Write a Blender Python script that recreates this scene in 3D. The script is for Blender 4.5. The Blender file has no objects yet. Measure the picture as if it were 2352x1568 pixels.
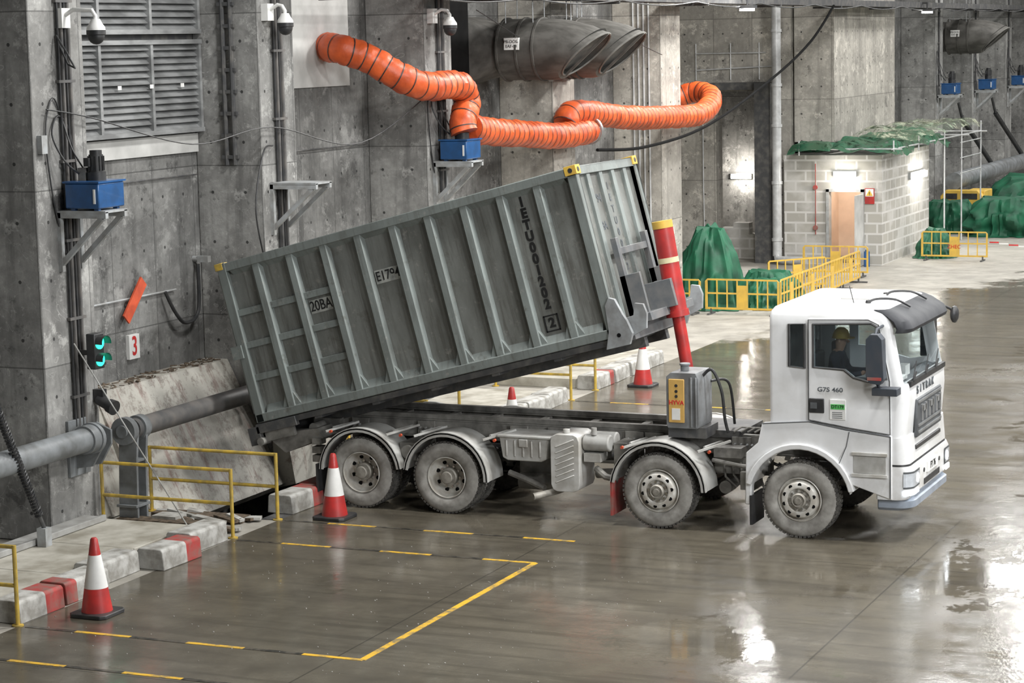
import bpy, bmesh, math, random
from mathutils import Vector, Matrix, Euler
from mathutils import noise as mnoise
random.seed(7)
COL=bpy.context.scene.collection
# ------------------------------------------------------------------ mesh builder
class MB:
    def __init__(s): s.v=[];s.f=[];s.mi=[]
    def add(s,vs,fs,m=0):
        o=len(s.v); s.v+=[tuple(v) for v in vs]
        for f in fs: s.f.append([i+o for i in f]); s.mi.append(m)
        return s
    def box(s,x0,x1,y0,y1,z0,z1,m=0):
        vs=[(x,y,z) for z in(z0,z1) for x,y in((x0,y0),(x1,y0),(x1,y1),(x0,y1))]
        return s.add(vs,[[3,2,1,0],[4,5,6,7],[0,1,5,4],[1,2,6,5],[2,3,7,6],[3,0,4,7]],m)
    def frame(s,a,b,up=(0,0,1)):
        d=(b-a).normalized();u=Vector(up);sd=d.cross(u)
        if sd.length<1e-4: sd=d.cross(Vector((1,0,0)))
        sd.normalize();return sd,sd.cross(d)
    def beam(s,a,b,w,h,m=0,up=(0,0,1)):
        a=Vector(a);b=Vector(b);sd,u=s.frame(a,b,up)
        vs=[p+sd*i*w/2+u*j*h/2 for p in(a,b) for i,j in((-1,-1),(1,-1),(1,1),(-1,1))]
        return s.add(vs,[[3,2,1,0],[4,5,6,7],[0,1,5,4],[1,2,6,5],[2,3,7,6],[3,0,4,7]],m)
    def cyl(s,a,b,r,r2=None,n=20,m=0,caps=True):
        if r2 is None:r2=r
        a=Vector(a);b=Vector(b);sd,u=s.frame(a,b)
        vs=[]
        for p,q in((a,r),(b,r2)):
            for i in range(n):
                t=2*math.pi*i/n; vs.append(p+(sd*math.cos(t)+u*math.sin(t))*q)
        fs=[[i,(i+1)%n,n+(i+1)%n,n+i] for i in range(n)]
        if caps: fs+=[list(range(n))[::-1],list(range(n,2*n))]
        return s.add(vs,fs,m)
    def prism(s,pts,ax,a,b,m=0):
        n=len(pts)
        def P(p,h):
            return {'y':(p[0],h,p[1]),'x':(h,p[0],p[1]),'z':(p[0],p[1],h)}[ax]
        vs=[P(p,a) for p in pts]+[P(p,b) for p in pts]
        fs=[list(range(n)),list(range(n,2*n))[::-1]]+[[i,(i+1)%n,n+(i+1)%n,n+i] for i in range(n)]
        return s.add(vs,fs,m)
    def tube(s,pts,r,n=8,m=0,caps=True):
        P=[Vector(p) for p in pts];N=len(P)
        rr=r if isinstance(r,(list,tuple)) else [r]*N
        T=[(P[min(i+1,N-1)]-P[max(i-1,0)]).normalized() for i in range(N)]
        ref=Vector((0,0,1)) if abs(T[0].z)<.9 else Vector((1,0,0))
        sd=T[0].cross(ref).normalized();vs=[]
        for i in range(N):
            sd=(sd-T[i]*sd.dot(T[i]));sd.normalize();u=sd.cross(T[i])
            for k in range(n):
                t=2*math.pi*k/n;vs.append(P[i]+(sd*math.cos(t)+u*math.sin(t))*rr[i])
        fs=[[i*n+k,i*n+(k+1)%n,(i+1)*n+(k+1)%n,(i+1)*n+k] for i in range(N-1) for k in range(n)]
        if caps: fs+=[list(range(n))[::-1],list(range((N-1)*n,N*n))]
        return s.add(vs,fs,m)
    def lathe(s,prof,o,axis='y',n=40,m=0,sgn=1):
        o=Vector(o);base=len(s.v)
        for r,h in prof:
            for i in range(n):
                t=2*math.pi*i/n;c,q=r*math.cos(t),r*math.sin(t);h2=h*sgn
                s.v.append(tuple(o+Vector({'y':(c,h2,q),'x':(h2,c,q),'z':(c,q,h2)}[axis])))
        for j in range(len(prof)-1):
            for i in range(n):
                s.f.append([base+j*n+i,base+j*n+(i+1)%n,base+(j+1)*n+(i+1)%n,base+(j+1)*n+i]);s.mi.append(m)
        return s
    def sph(s,c,r,n=14,m=0,sc=(1,1,1)):
        c=Vector(c);k=n//2;vs=[]
        for j in range(k+1):
            a=math.pi*j/k
            for i in range(n):
                t=2*math.pi*i/n
                vs.append(c+Vector((math.sin(a)*math.cos(t)*r*sc[0],math.sin(a)*math.sin(t)*r*sc[1],math.cos(a)*r*sc[2])))
        return s.add(vs,[[j*n+i,j*n+(i+1)%n,(j+1)*n+(i+1)%n,(j+1)*n+i] for j in range(k) for i in range(n)],m)
    def pieces(s):
        par=list(range(len(s.v)))
        def fd(a):
            while par[a]!=a: par[a]=par[par[a]];a=par[a]
            return a
        for f in s.f:
            for i in f[1:]: par[fd(i)]=fd(f[0])
        g={}
        for f,m in zip(s.f,s.mi): g.setdefault(fd(f[0]),[]).append((f,m))
        out=[]
        for fs in g.values():
            b=MB();mp={}
            for f,m in fs:
                for i in f:
                    if i not in mp: mp[i]=len(b.v);b.v.append(s.v[i])
                b.f.append([mp[i] for i in f]);b.mi.append(m)
            out.append(b)
        return out
def finish_mesh(me,merge=True):
    bm=bmesh.new();bm.from_mesh(me)
    if merge: bmesh.ops.remove_doubles(bm,verts=bm.verts,dist=1e-5)
    bmesh.ops.recalc_face_normals(bm,faces=bm.faces)
    bm.to_mesh(me);bm.free()
    me.polygons.foreach_set('use_smooth',[True]*len(me.polygons))
    try: me.set_sharp_from_angle(angle=math.radians(32))
    except Exception: pass
ORG={}
def mesh_of(mb,org=(0,0,0),name='mesh'):
    me=bpy.data.meshes.new(name);o=Vector(org)
    me.from_pydata([tuple(Vector(v)-o) for v in mb.v],[],mb.f)
    me.polygons.foreach_set('material_index',mb.mi);me.update();finish_mesh(me);return me
def obj(name,me,mats,parent=None,bevel=0,label=None,loc=(0,0,0)):
    if not isinstance(mats,(list,tuple)):mats=[mats]
    if len(me.materials)==0:
        for m in mats:me.materials.append(m)
    ob=bpy.data.objects.new(name,me);COL.objects.link(ob);ob.location=loc
    if parent: ob.parent=parent
    if bevel:
        b=ob.modifiers.new('bevel','BEVEL');b.width=bevel;b.segments=2;b.limit_method='ANGLE';b.angle_limit=math.radians(40)
    if label: ob['label']=label
    return ob
def part(name,mb,mats,root,bevel=0,label=None,parent=None,split=False):
    o=ORG.get(root.name,(0,0,0))
    if split:
        for p in mb.pieces(): r=obj(name,mesh_of(p,o,name),mats,parent or root,bevel,label)
        return r
    return obj(name,mesh_of(mb,o,name),mats,parent or root,bevel,label)
def thing(name,label,cat,loc=(0,0,0),group=None,rot=None,local=False):
    e=bpy.data.objects.new(name,None);COL.objects.link(e);e.location=loc;e.empty_display_size=.2
    if rot:e.rotation_euler=rot
    e['label']=label;e['category']=cat
    if group:e['group']=group
    ORG[e.name]=(0,0,0) if local else tuple(loc)
    return e
def solo(name,label,cat,mb,mats,loc=(0,0,0),group=None,bevel=0,kind=None):
    ob=obj(name,mesh_of(mb,loc,name),mats,None,bevel,None,loc)
    ob['label']=label;ob['category']=cat
    if group:ob['group']=group
    if kind:ob['kind']=kind
    ORG[ob.name]=tuple(loc)
    return ob
def struct(name,mb,mats,bevel=0):
    ob=obj(name,mesh_of(mb),mats,None,bevel);ob['kind']='structure';return ob
def dup(o,delta=(0,0,0),rotz=0,label=None,parent=None,loc=None):
    c=o.copy();COL.objects.link(c)
    if parent is None:
        c.location=Vector(loc) if loc is not None else o.location+Vector(delta)
        if rotz:c.rotation_euler=(o.rotation_euler.x,o.rotation_euler.y,o.rotation_euler.z+rotz)
        if label:c['label']=label
    else: c.parent=parent
    for ch in list(o.children): dup(ch,parent=c)
    return c
def evalmesh(ob):
    bpy.context.view_layer.update();dg=bpy.context.evaluated_depsgraph_get()
    return bpy.data.meshes.new_from_object(ob.evaluated_get(dg))
def cut(mb,cutters,org=(0,0,0)):
    a=obj('tmp',mesh_of(mb,org),[]);cs=[]
    for c in cutters:
        o=obj('tmpc',mesh_of(c,org),[]);cs.append(o)
        m=a.modifiers.new('b','BOOLEAN');m.object=o;m.operation='DIFFERENCE';m.solver='EXACT'
    me=evalmesh(a)
    for o in cs+[a]: bpy.data.objects.remove(o)
    me.materials.clear();finish_mesh(me,False);return me
def text(s,size,loc,rot,mat,root,name='lettering',sx=1,parent=None,align='CENTER',ext=.0015,bold=0):
    c=bpy.data.curves.new('t','FONT');c.body=s;c.size=size;c.extrude=ext;c.align_x=align;c.align_y='CENTER';c.offset=bold
    t=bpy.data.objects.new('t',c);COL.objects.link(t);me=evalmesh(t);bpy.data.objects.remove(t)
    me.materials.clear()
    o=Vector(ORG.get(root.name,(0,0,0)))
    M=Matrix.Translation(Vector(loc)-o)@rot.to_4x4()@Matrix.Diagonal((sx,1,1,1))
    me.transform(M)
    return obj(name,me,mat,parent or root)
RY=Matrix.Rotation(math.pi/2,3,'X')
RX=Matrix.Rotation(math.pi/2,3,'Z')@RY
# ------------------------------------------------------------------ materials
class NT:
    def __init__(s,name):
        s.m=bpy.data.materials.new(name);s.m.use_nodes=True;s.t=s.m.node_tree
        s.p=s.t.nodes['Principled BSDF'];s.out=s.t.nodes['Material Output']
    def n(s,ty,**k):
        x=s.t.nodes.new(ty)
        for a,b in k.items(): setattr(x,a,b)
        return x
    def l(s,a,b): s.t.links.new(a,b)
    def setin(s,i,v):
        if hasattr(v,'is_output'): s.l(v,i)
        else: i.default_value=v
    def math(s,op,a,b=0,c=None,clamp=False):
        x=s.n('ShaderNodeMath',operation=op,use_clamp=clamp);s.setin(x.inputs[0],a);s.setin(x.inputs[1],b)
        if c is not None:s.setin(x.inputs[2],c)
        return x.outputs[0]
    def comb(s,x,y,z):
        c=s.n('ShaderNodeCombineXYZ')
        for i,v in enumerate((x,y,z)):s.setin(c.inputs[i],v)
        return c.outputs[0]
    def noise(s,vec,scale,detail=5,rough=.55,dist=0):
        x=s.n('ShaderNodeTexNoise');s.l(vec,x.inputs['Vector']);x.inputs['Scale'].default_value=scale
        x.inputs['Detail'].default_value=detail;x.inputs['Roughness'].default_value=rough;x.inputs['Distortion'].default_value=dist
        return x.outputs['Fac']
    def rng(s,v,a,b,c=0,d=1):
        x=s.n('ShaderNodeMapRange');s.setin(x.inputs[0],v)
        for i,q in enumerate((a,b,c,d)):x.inputs[i+1].default_value=q
        return x.outputs[0]
    def mix(s,f,a,b,mode='MIX'):
        x=s.n('ShaderNodeMix',data_type='RGBA',blend_type=mode);s.setin(x.inputs[0],f)
        for i,v in((6,a),(7,b)):
            if hasattr(v,'is_output'):s.l(v,x.inputs[i])
            else:x.inputs[i].default_value=(*v[:3],1)
        return x.outputs[2]
    def bump(s,h,st=.2,d=.02):
        b=s.n('ShaderNodeBump');b.inputs['Strength'].default_value=st;b.inputs['Distance'].default_value=d
        s.l(h,b.inputs['Height']);s.l(b.outputs[0],s.p.inputs['Normal'])
    def wall(s):
        g=s.n('ShaderNodeNewGeometry');a=s.n('ShaderNodeSeparateXYZ');b=s.n('ShaderNodeSeparateXYZ')
        s.l(g.outputs['Position'],a.inputs[0]);s.l(g.outputs['True Normal'],b.inputs[0])
        ax=s.math('ABSOLUTE',b.outputs[0]);ay=s.math('ABSOLUTE',b.outputs[1])
        u=s.math('ADD',s.math('MULTIPLY',a.outputs[0],ay),s.math('MULTIPLY',a.outputs[1],ax))
        return u,a.outputs[2],a.outputs,g.outputs['Position']
def pm(name,c1,c2=None,scale=3,rough=.55,metal=0,lo=.38,hi=.62,bump=0,st=(1,1,1),coat=0,emis=0,detail=6,spec=.5,dust=None):
    t=NT(name);p=t.p
    p.inputs['Roughness'].default_value=rough;p.inputs['Metallic'].default_value=metal;p.inputs['Coat Weight'].default_value=coat
    p.inputs['Specular IOR Level'].default_value=spec
    if c2 is None:c2=tuple(x*.75 for x in c1)
    tc=t.n('ShaderNodeTexCoord');mp=t.n('ShaderNodeMapping');mp.inputs['Scale'].default_value=st
    t.l(tc.outputs['Object'],mp.inputs[0])
    nz=t.noise(mp.outputs[0],scale,detail);f=t.rng(nz,lo,hi)
    col=t.mix(f,c1,c2)
    if dust:
        u,z,pos,P=t.wall();g=t.noise(P,2.3,9,.7)
        col=t.mix(t.math('MULTIPLY',t.rng(g,.42,.62),t.rng(z,dust[1],dust[2],dust[3],0)),col,dust[0])
    t.l(col,p.inputs['Base Color'])
    if bump:t.bump(t.noise(mp.outputs[0],scale*6,4),bump,.01)
    return t.m
def container_mat(name,c1,c2,st=(1,1,.6),grime=.55):
    t=NT(name);tc=t.n('ShaderNodeTexCoord');mp=t.n('ShaderNodeMapping');mp.inputs['Scale'].default_value=st
    t.l(tc.outputs['Object'],mp.inputs[0]);v=mp.outputs[0]
    col=t.mix(t.rng(t.noise(v,1.3,8,.65),.36,.66),c1,c2)
    m2=t.n('ShaderNodeMapping');m2.inputs['Scale'].default_value=(5,1,.35);t.l(tc.outputs['Object'],m2.inputs[0])
    col=t.mix(t.rng(t.noise(m2.outputs[0],2.2,8,.7),.50,.64,0,grime),col,(.075,.07,.06))
    col=t.mix(t.rng(t.noise(tc.outputs['Object'],7,8,.75),.58,.67,0,.5),col,(.34,.33,.30))
    col=t.mix(t.rng(t.noise(tc.outputs['Object'],3.1,9,.75),.57,.65,0,.5),col,(.085,.078,.065))
    t.l(col,t.p.inputs['Base Color']);t.p.inputs['Roughness'].default_value=.5;return t.m
def concrete(name,light,dark,holes=True,streak=.55,pan=(1.22,2.44),big=.5):
    t=NT(name);u,z,pos,P=t.wall();vec=t.comb(u,0,z)
    n1=t.noise(vec,.9,12,.70);n3=t.noise(vec,8,7,.65)
    n2=t.noise(t.comb(t.math('MULTIPLY',u,1.0),0,t.math('MULTIPLY',z,.09)),2.8,8,.65,.3)
    n6=t.noise(vec,.25,5,.55)
    col=t.mix(t.rng(n1,.40,.60),dark,light)
    col=t.mix(t.rng(n6,.45,.60,0,big),col,tuple(x*.45 for x in dark))
    col=t.mix(t.rng(n2,.51,.64,0,streak),col,tuple(x*.34 for x in dark))
    n5=t.noise(t.comb(u,3.3,z),1.5,12,.78)
    col=t.mix(t.rng(n5,.545,.60,0,.62),col,tuple(min(1,x*1.5) for x in light))
    n7=t.noise(t.comb(u,7.3,z),2.0,12,.78)
    col=t.mix(t.rng(n7,.57,.63,0,.7),col,tuple(x*.25 for x in dark))
    # thin scratches and scribbles
    sc=t.noise(t.comb(u,11.0,z),1.7,3,.5,1.5)
    ln=t.math('LESS_THAN',t.math('ABSOLUTE',t.math('SUBTRACT',sc,.5)),.0035)
    col=t.mix(t.math('MULTIPLY',ln,.35),col,tuple(min(1,x*1.7) for x in light))
    col=t.mix(t.rng(n3,.35,.7,0,.4),col,tuple(x*.5 for x in dark))
    w,h=pan
    wn=t.n('ShaderNodeTexWhiteNoise',noise_dimensions='2D')
    t.l(t.comb(t.math('FLOOR',t.math('DIVIDE',u,w)),t.math('FLOOR',t.math('DIVIDE',z,h)),0),wn.inputs['Vector'])
    col=t.mix(t.rng(wn.outputs['Value'],0,1,0,.45),col,tuple(x*.45 for x in dark))
    fu=t.math('FRACT',t.math('DIVIDE',u,w));fz=t.math('FRACT',t.math('DIVIDE',z,h))
    seam=t.math('MAXIMUM',t.math('LESS_THAN',fu,.014/w*1.2),t.math('LESS_THAN',fz,.02/h))
    col=t.mix(t.math('MULTIPLY',seam,.65),col,tuple(x*.25 for x in dark))
    if holes:
        a=t.math('MULTIPLY',t.math('SUBTRACT',t.math('FRACT',t.math('DIVIDE',u,.61)),.5),.61)
        b=t.math('MULTIPLY',t.math('SUBTRACT',t.math('FRACT',t.math('DIVIDE',z,.81)),.5),.81)
        d=t.math('SQRT',t.math('ADD',t.math('MULTIPLY',a,a),t.math('MULTIPLY',b,b)))
        hm=t.math('LESS_THAN',d,.026);col=t.mix(t.math('MULTIPLY',hm,.85),col,(.015,.015,.015))
    t.l(col,t.p.inputs['Base Color']);t.p.inputs['Roughness'].default_value=.85;t.bump(n3,.35,.02)
    return t.m
def floor_mat(name,wet=True):
    t=NT(name);u,z,pos,P=t.wall();x,y=pos[0],pos[1]
    n1=t.noise(P,.16,8,.6);n2=t.noise(P,1.3,8,.65);n3=t.noise(P,9,5,.6)
    c1,c2,c3=(.132,.117,.089),(.072,.063,.048),(.215,.196,.158)
    d1,d2,d3=(.40,.38,.335),(.25,.235,.205),(.52,.495,.44)
    def base(a,b_,c):
        col=t.mix(t.rng(n2,.35,.65),a,b_);return t.mix(t.rng(n1,.5,.7,0,.4),col,c)
    tr=t.noise(t.comb(t.math('MULTIPLY',x,.25),t.math('MULTIPLY',y,3.),0),1.2,4)
    dry=base(d1,d2,d3)
    if wet:
        col=base(c1,c2,c3);col=t.mix(t.rng(tr,.50,.64,0,.4),col,tuple(v*.6 for v in c2))
        e=t.math('SUBTRACT',x,t.math('ADD',-16.0,t.math('MULTIPLY',t.math('SUBTRACT',y,48.0),.27)))
        e=t.math('ADD',e,t.math('MULTIPLY',t.math('SUBTRACT',t.noise(P,.5,8,.65),.5),7.0))
        dm=t.rng(e,.35,-.35);dm=t.math('MULTIPLY',dm,t.rng(y,46,49))
        col=t.mix(dm,col,dry)
        j=None
        for ax,off,per in((x,-6.74,5.0),(y,27.9,7.6)):
            fr=t.math('FRACT',t.math('DIVIDE',t.math('SUBTRACT',ax,off-.012),per));q=t.math('LESS_THAN',fr,.024/per)
            j=q if j is None else t.math('MAXIMUM',j,q)
        col=t.mix(t.math('MULTIPLY',j,.6),col,(.03,.027,.022))
        t.l(col,t.p.inputs['Base Color'])
        wm=t.rng(n1,.36,.56)
        r=t.math('ADD',t.math('MULTIPLY',wm,-.12),t.rng(n2,.35,.7,.19,.36))
        pn=t.noise(P,.5,9,.7)
        pool=None
        wob=t.math('MULTIPLY',t.math('SUBTRACT',t.noise(t.comb(x,t.math('MULTIPLY',y,.6),0),2.0,10,.75),.5),5.5)
        for (qx,qy,ra,rb_) in((-8.1,23.6,1.5,.9),(-5.6,27.8,1.5,1.6)):
            ex=t.math('DIVIDE',t.math('SUBTRACT',x,qx),ra);ey=t.math('DIVIDE',t.math('SUBTRACT',y,qy),rb_)
            dd=t.math('ADD',t.math('SQRT',t.math('ADD',t.math('MULTIPLY',ex,ex),t.math('MULTIPLY',ey,ey))),wob)
            m_=t.rng(dd,.85,.65);pool=m_ if pool is None else t.math('MAXIMUM',pool,m_)
        pud=t.math('MAXIMUM',t.rng(pn,.60,.63),pool)
        r=t.math('MULTIPLY',r,t.math('SUBTRACT',1,t.math('MULTIPLY',pud,.6)),clamp=True)
        r=t.math('ADD',r,t.math('MULTIPLY',dm,.4),clamp=True)
        t.l(r,t.p.inputs['Roughness'])
        b=t.n('ShaderNodeBump');b.inputs['Distance'].default_value=.012
        t.l(t.math('SUBTRACT',.30,t.math('MULTIPLY',pud,.20)),b.inputs['Strength'])
        t.l(t.math('ADD',n2,t.math('MULTIPLY',n3,.4)),b.inputs['Height']);t.l(b.outputs[0],t.p.inputs['Normal'])
        t.p.inputs['Specular IOR Level'].default_value=.62
    else:
        t.l(dry,t.p.inputs['Base Color']);t.p.inputs['Roughness'].default_value=.6;t.bump(n3,.2,.01)
    return t.m
def block_mat(name):
    t=NT(name);u,z,pos,P=t.wall()
    b=t.n('ShaderNodeTexBrick');t.l(t.comb(u,z,0),b.inputs['Vector']);b.inputs['Scale'].default_value=1
    b.inputs['Brick Width'].default_value=.62;b.inputs['Row Height'].default_value=.31;b.inputs['Mortar Size'].default_value=.03
    b.inputs['Color1'].default_value=(.40,.385,.345,1);b.inputs['Color2'].default_value=(.33,.32,.29,1);b.inputs['Mortar'].default_value=(.56,.55,.525,1)
    col=t.mix(t.rng(t.noise(P,1.1,6),.48,.6,0,.7),b.outputs['Color'],(.52,.51,.485))
    t.l(col,t.p.inputs['Base Color']);t.p.inputs['Roughness'].default_value=.85;return t.m
def glass_mat(name,tint=(.35,.4,.42),fac=.16):
    t=NT(name);t.t.nodes.remove(t.p)
    tr=t.n('ShaderNodeBsdfTransparent');tr.inputs[0].default_value=(*tint,1)
    gl=t.n('ShaderNodeBsdfGlossy');gl.inputs['Roughness'].default_value=.03;gl.inputs[0].default_value=(.9,.95,1,1)
    mx=t.n('ShaderNodeMixShader');mx.inputs[0].default_value=fac
    t.l(tr.outputs[0],mx.inputs[1]);t.l(gl.outputs[0],mx.inputs[2]);t.l(mx.outputs[0],t.out.inputs[0]);return t.m
def net_mat(name,c,c2,lo=.40,hi=.55):
    t=NT(name);tc=t.n('ShaderNodeTexCoord');v=t.noise(tc.outputs['Object'],3.5,8,.7);w=t.noise(tc.outputs['Object'],1.3,5)
    t.l(t.mix(t.rng(w,.4,.6),c,c2),t.p.inputs['Base Color']);t.p.inputs['Roughness'].default_value=.9
    t.l(t.rng(v,lo,hi,.15,1),t.p.inputs['Alpha']);return t.m
def emis(name,c,s):
    t=NT(name);t.p.inputs['Base Color'].default_value=(*c,1);t.p.inputs['Emission Color'].default_value=(*c,1);t.p.inputs['Emission Strength'].default_value=s;return t.m
M={}
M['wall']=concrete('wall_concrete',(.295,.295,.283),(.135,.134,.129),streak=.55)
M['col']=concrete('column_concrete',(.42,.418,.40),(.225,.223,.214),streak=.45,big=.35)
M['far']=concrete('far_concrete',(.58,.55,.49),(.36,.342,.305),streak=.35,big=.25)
M['floor']=floor_mat('wet_floor');M['apron']=floor_mat('dry_apron',False)
M['block']=block_mat('blockwork')
M['ceil']=pm('dark_ceiling',(.05,.05,.05),rough=.9)
M['white']=pm('white_paint',(.78,.79,.80),(.62,.62,.61),2.2,.25,lo=.45,hi=.78,coat=.4,dust=((.42,.39,.34),.4,1.5,.6))
M['whitedirt']=pm('dirty_white_paint',(.60,.60,.58),(.36,.34,.30),3,.4,lo=.4,hi=.7)
M['cont']=container_mat('container_grey_green',(.215,.242,.232),(.148,.165,.156),grime=.4)
M['contpan']=container_mat('container_panel_grey',(.222,.232,.218),(.135,.14,.128),(2,1,.6),.6)
M['contrib']=container_mat('container_rib_grey',(.25,.282,.272),(.168,.187,.178),grime=.35)
M['steel']=pm('dusty_chassis',(.27,.262,.24),(.12,.115,.105),4,.6)
M['steeld']=pm('dark_chassis',(.065,.066,.068),(.14,.135,.125),5,.55,lo=.45,hi=.7)
M['fend']=pm('fender_grey',(.46,.46,.44),(.28,.265,.24),4,.5,lo=.42,hi=.72)
M['bracket']=pm('light_grey_steel',(.40,.42,.43),(.28,.28,.27),5,.5)
M['headb']=pm('headboard_grey',(.32,.34,.35),(.22,.225,.225),5,.5)
M['headd']=pm('headboard_dark',(.12,.128,.135),(.17,.17,.168),5,.5)
M['galv']=pm('galvanised_steel',(.46,.47,.47),(.30,.31,.31),4,.38,metal=.7)
M['palepipe']=pm('pale_metal_pipe',(.62,.63,.63),(.45,.455,.455),4,.35,metal=.15)
M['louv']=pm('louvre_metal',(.44,.45,.45),(.25,.255,.255),1.5,.4,metal=.4,st=(1,1,3))
M['duct']=pm('dark_duct_steel',(.125,.12,.11),(.07,.067,.06),2.5,.6,metal=.2,st=(1,4,1))
M['ductrim']=pm('duct_rim_steel',(.20,.195,.18),(.13,.127,.117),4,.55,metal=.2)
M['tire']=pm('dusty_sidewall',(.34,.33,.305),(.21,.20,.182),6,.85,bump=.1)
M['tread']=pm('rubber_tread',(.12,.114,.102),(.055,.052,.048),9,.9,bump=.2)
M['rim']=pm('pale_rim',(.66,.65,.61),(.46,.43,.38),7,.45,metal=.1)
M['hub']=pm('hub_grey',(.38,.36,.32),(.23,.215,.185),9,.5,metal=.2)
M['chrome']=pm('chrome_nut',(.7,.7,.7),(.5,.5,.5),9,.25,metal=1)
M['black']=pm('black_plastic',(.022,.023,.025),(.04,.04,.04),6,.45)
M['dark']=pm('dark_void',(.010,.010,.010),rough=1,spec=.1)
M['greyp']=pm('grey_plastic',(.10,.108,.115),(.07,.075,.08),5,.5)
M['mir']=pm('blue_grey_mirror_shell',(.045,.055,.07),(.06,.065,.075),5,.5)
M['smoke']=pm('smoked_visor',(.028,.030,.035),(.045,.047,.052),3,.6,spec=.25)
M['grl']=pm('silver_grille',(.33,.34,.35),(.24,.245,.25),5,.35,metal=.5)
M['tank']=pm('grey_tank',(.22,.232,.24),(.14,.142,.142),4,.5)
M['red']=pm('red_paint',(.52,.032,.028),(.33,.03,.028),4,.42,coat=.1,detail=9)
M['redw']=pm('worn_red_paint',(.38,.05,.045),(.24,.12,.10),6,.7)
M['yellow']=pm('yellow_paint',(.62,.42,.06),(.34,.25,.07),6,.55)
M['yelp']=pm('yellow_plastic',(.70,.45,.07),(.56,.36,.07),4,.55)
M['ypanel']=pm('amber_panel',(.68,.42,.12),(.57,.35,.10),5,.55)
M['cream']=pm('cream_tape',(.75,.68,.42),rough=.6)
M['orange']=pm('orange_duct_fabric',(.74,.125,.03),(.48,.072,.02),2.5,.42,lo=.4,hi=.65,bump=.5,detail=8)
M['orangeb']=pm('orange_plate',(.66,.10,.035),(.46,.07,.03),5,.6)
M['blue']=pm('blue_enamel',(.018,.095,.27),(.016,.07,.19),4,.35,coat=.3)
M['cover']=pm('pale_slab',(.50,.48,.42),(.28,.26,.21),2.2,.75,lo=.38,hi=.66,bump=.1,detail=10)
M['plate']=pm('grey_plate',(.40,.40,.385),(.28,.275,.26),3,.6)
M['curb']=pm('curb_concrete',(.48,.475,.45),(.25,.24,.215),5,.8,bump=.3,detail=9)
def chute_mat():
    t=NT('stained_chute');tc=t.n('ShaderNodeTexCoord');o=tc.outputs['Object']
    col=t.mix(t.rng(t.noise(o,.8,9,.65),.36,.66),(.47,.455,.405),(.30,.285,.25))
    col=t.mix(t.rng(t.noise(o,5,12,.8),.50,.60,0,.7),col,(.13,.10,.08))
    mp=t.n('ShaderNodeMapping');mp.inputs['Scale'].default_value=(1,3,.6);t.l(o,mp.inputs[0])
    col=t.mix(t.rng(t.noise(mp.outputs[0],1.6,10,.75),.54,.63,0,.65),col,(.16,.08,.065))
    t.l(col,t.p.inputs['Base Color']);t.p.inputs['Roughness'].default_value=.6;return t.m
M['chute']=chute_mat()
M['pipe']=pm('grey_painted_pipe',(.22,.235,.245),(.13,.136,.136),3,.5)
M['piped']=pm('dark_pipe',(.085,.085,.085),(.15,.14,.13),3,.5)
M['debris']=pm('dark_debris',(.06,.045,.03),(.16,.12,.085),14,.9)
M['tarp']=pm('green_tarp',(.009,.115,.055),(.006,.06,.03),2.2,.62,detail=8)
M['net']=net_mat('green_net',(.02,.12,.06),(.045,.10,.055),.35,.50)
M['netw']=net_mat('pale_net',(.36,.37,.27),(.20,.26,.18),.52,.60)
M['plaster']=pm('white_plaster',(.56,.56,.54),(.42,.42,.405),1.6,.85)
M['warm']=pm('warm_room_wall',(.78,.62,.50),(.70,.55,.44),2,.8)
M['txt']=pm('black_stencil',(.010,.010,.010),rough=.7)
M['txtg']=pm('grey_lettering',(.13,.145,.16),rough=.4,metal=.3)
M['paper']=pm('white_label',(.80,.80,.78),(.72,.72,.70),5,.6)
M['stencil']=pm('pale_stencil_patch',(.44,.45,.42),(.26,.27,.255),9,.6)
M['green']=pm('green_label',(.10,.50,.12),rough=.6)
M['redt']=pm('red_lettering',(.62,.03,.03),rough=.6)
M['skin']=pm('skin',(.50,.30,.21),(.42,.25,.18),8,.55)
M['jacket']=pm('navy_jacket',(.035,.04,.065),(.05,.055,.08),8,.8)
M['helmet']=pm('dull_yellow_helmet',(.50,.34,.05),(.42,.28,.05),6,.5)
M['seat']=pm('dark_seat',(.07,.07,.075),rough=.8)
M['lining']=pm('cab_lining',(.22,.22,.215),rough=.8)
M['glass']=glass_mat('tinted_glass',(.80,.85,.86),.10);M['glassw']=glass_mat('windshield_glass',(.86,.90,.91),.12)
M['lens']=pm('headlamp_lens',(.75,.80,.86),(.6,.64,.70),8,.08,metal=.3,coat=1)
M['lamp']=emis('lamp_white',(1,.98,.92),30);M['head']=emis('headlamp_glow',(.9,.95,1),5)
M['sig']=emis('green_signal',(.02,.80,.45),4.0)
def paint(name,c,c2,lo,hi,rough=.5):
    t=NT(name);u,z,pos,P=t.wall();n=t.noise(P,6,8,.7)
    t.l(t.mix(t.rng(n,lo,hi),c,c2),t.p.inputs['Base Color']);t.p.inputs['Roughness'].default_value=rough;return t.m
M['ylw']=paint('worn_yellow_line',(.76,.45,.04),(.24,.19,.10),.46,.62,.35)
M['blk']=paint('worn_black_line',(.02,.02,.018),(.09,.08,.065),.42,.56,.3)
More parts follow.
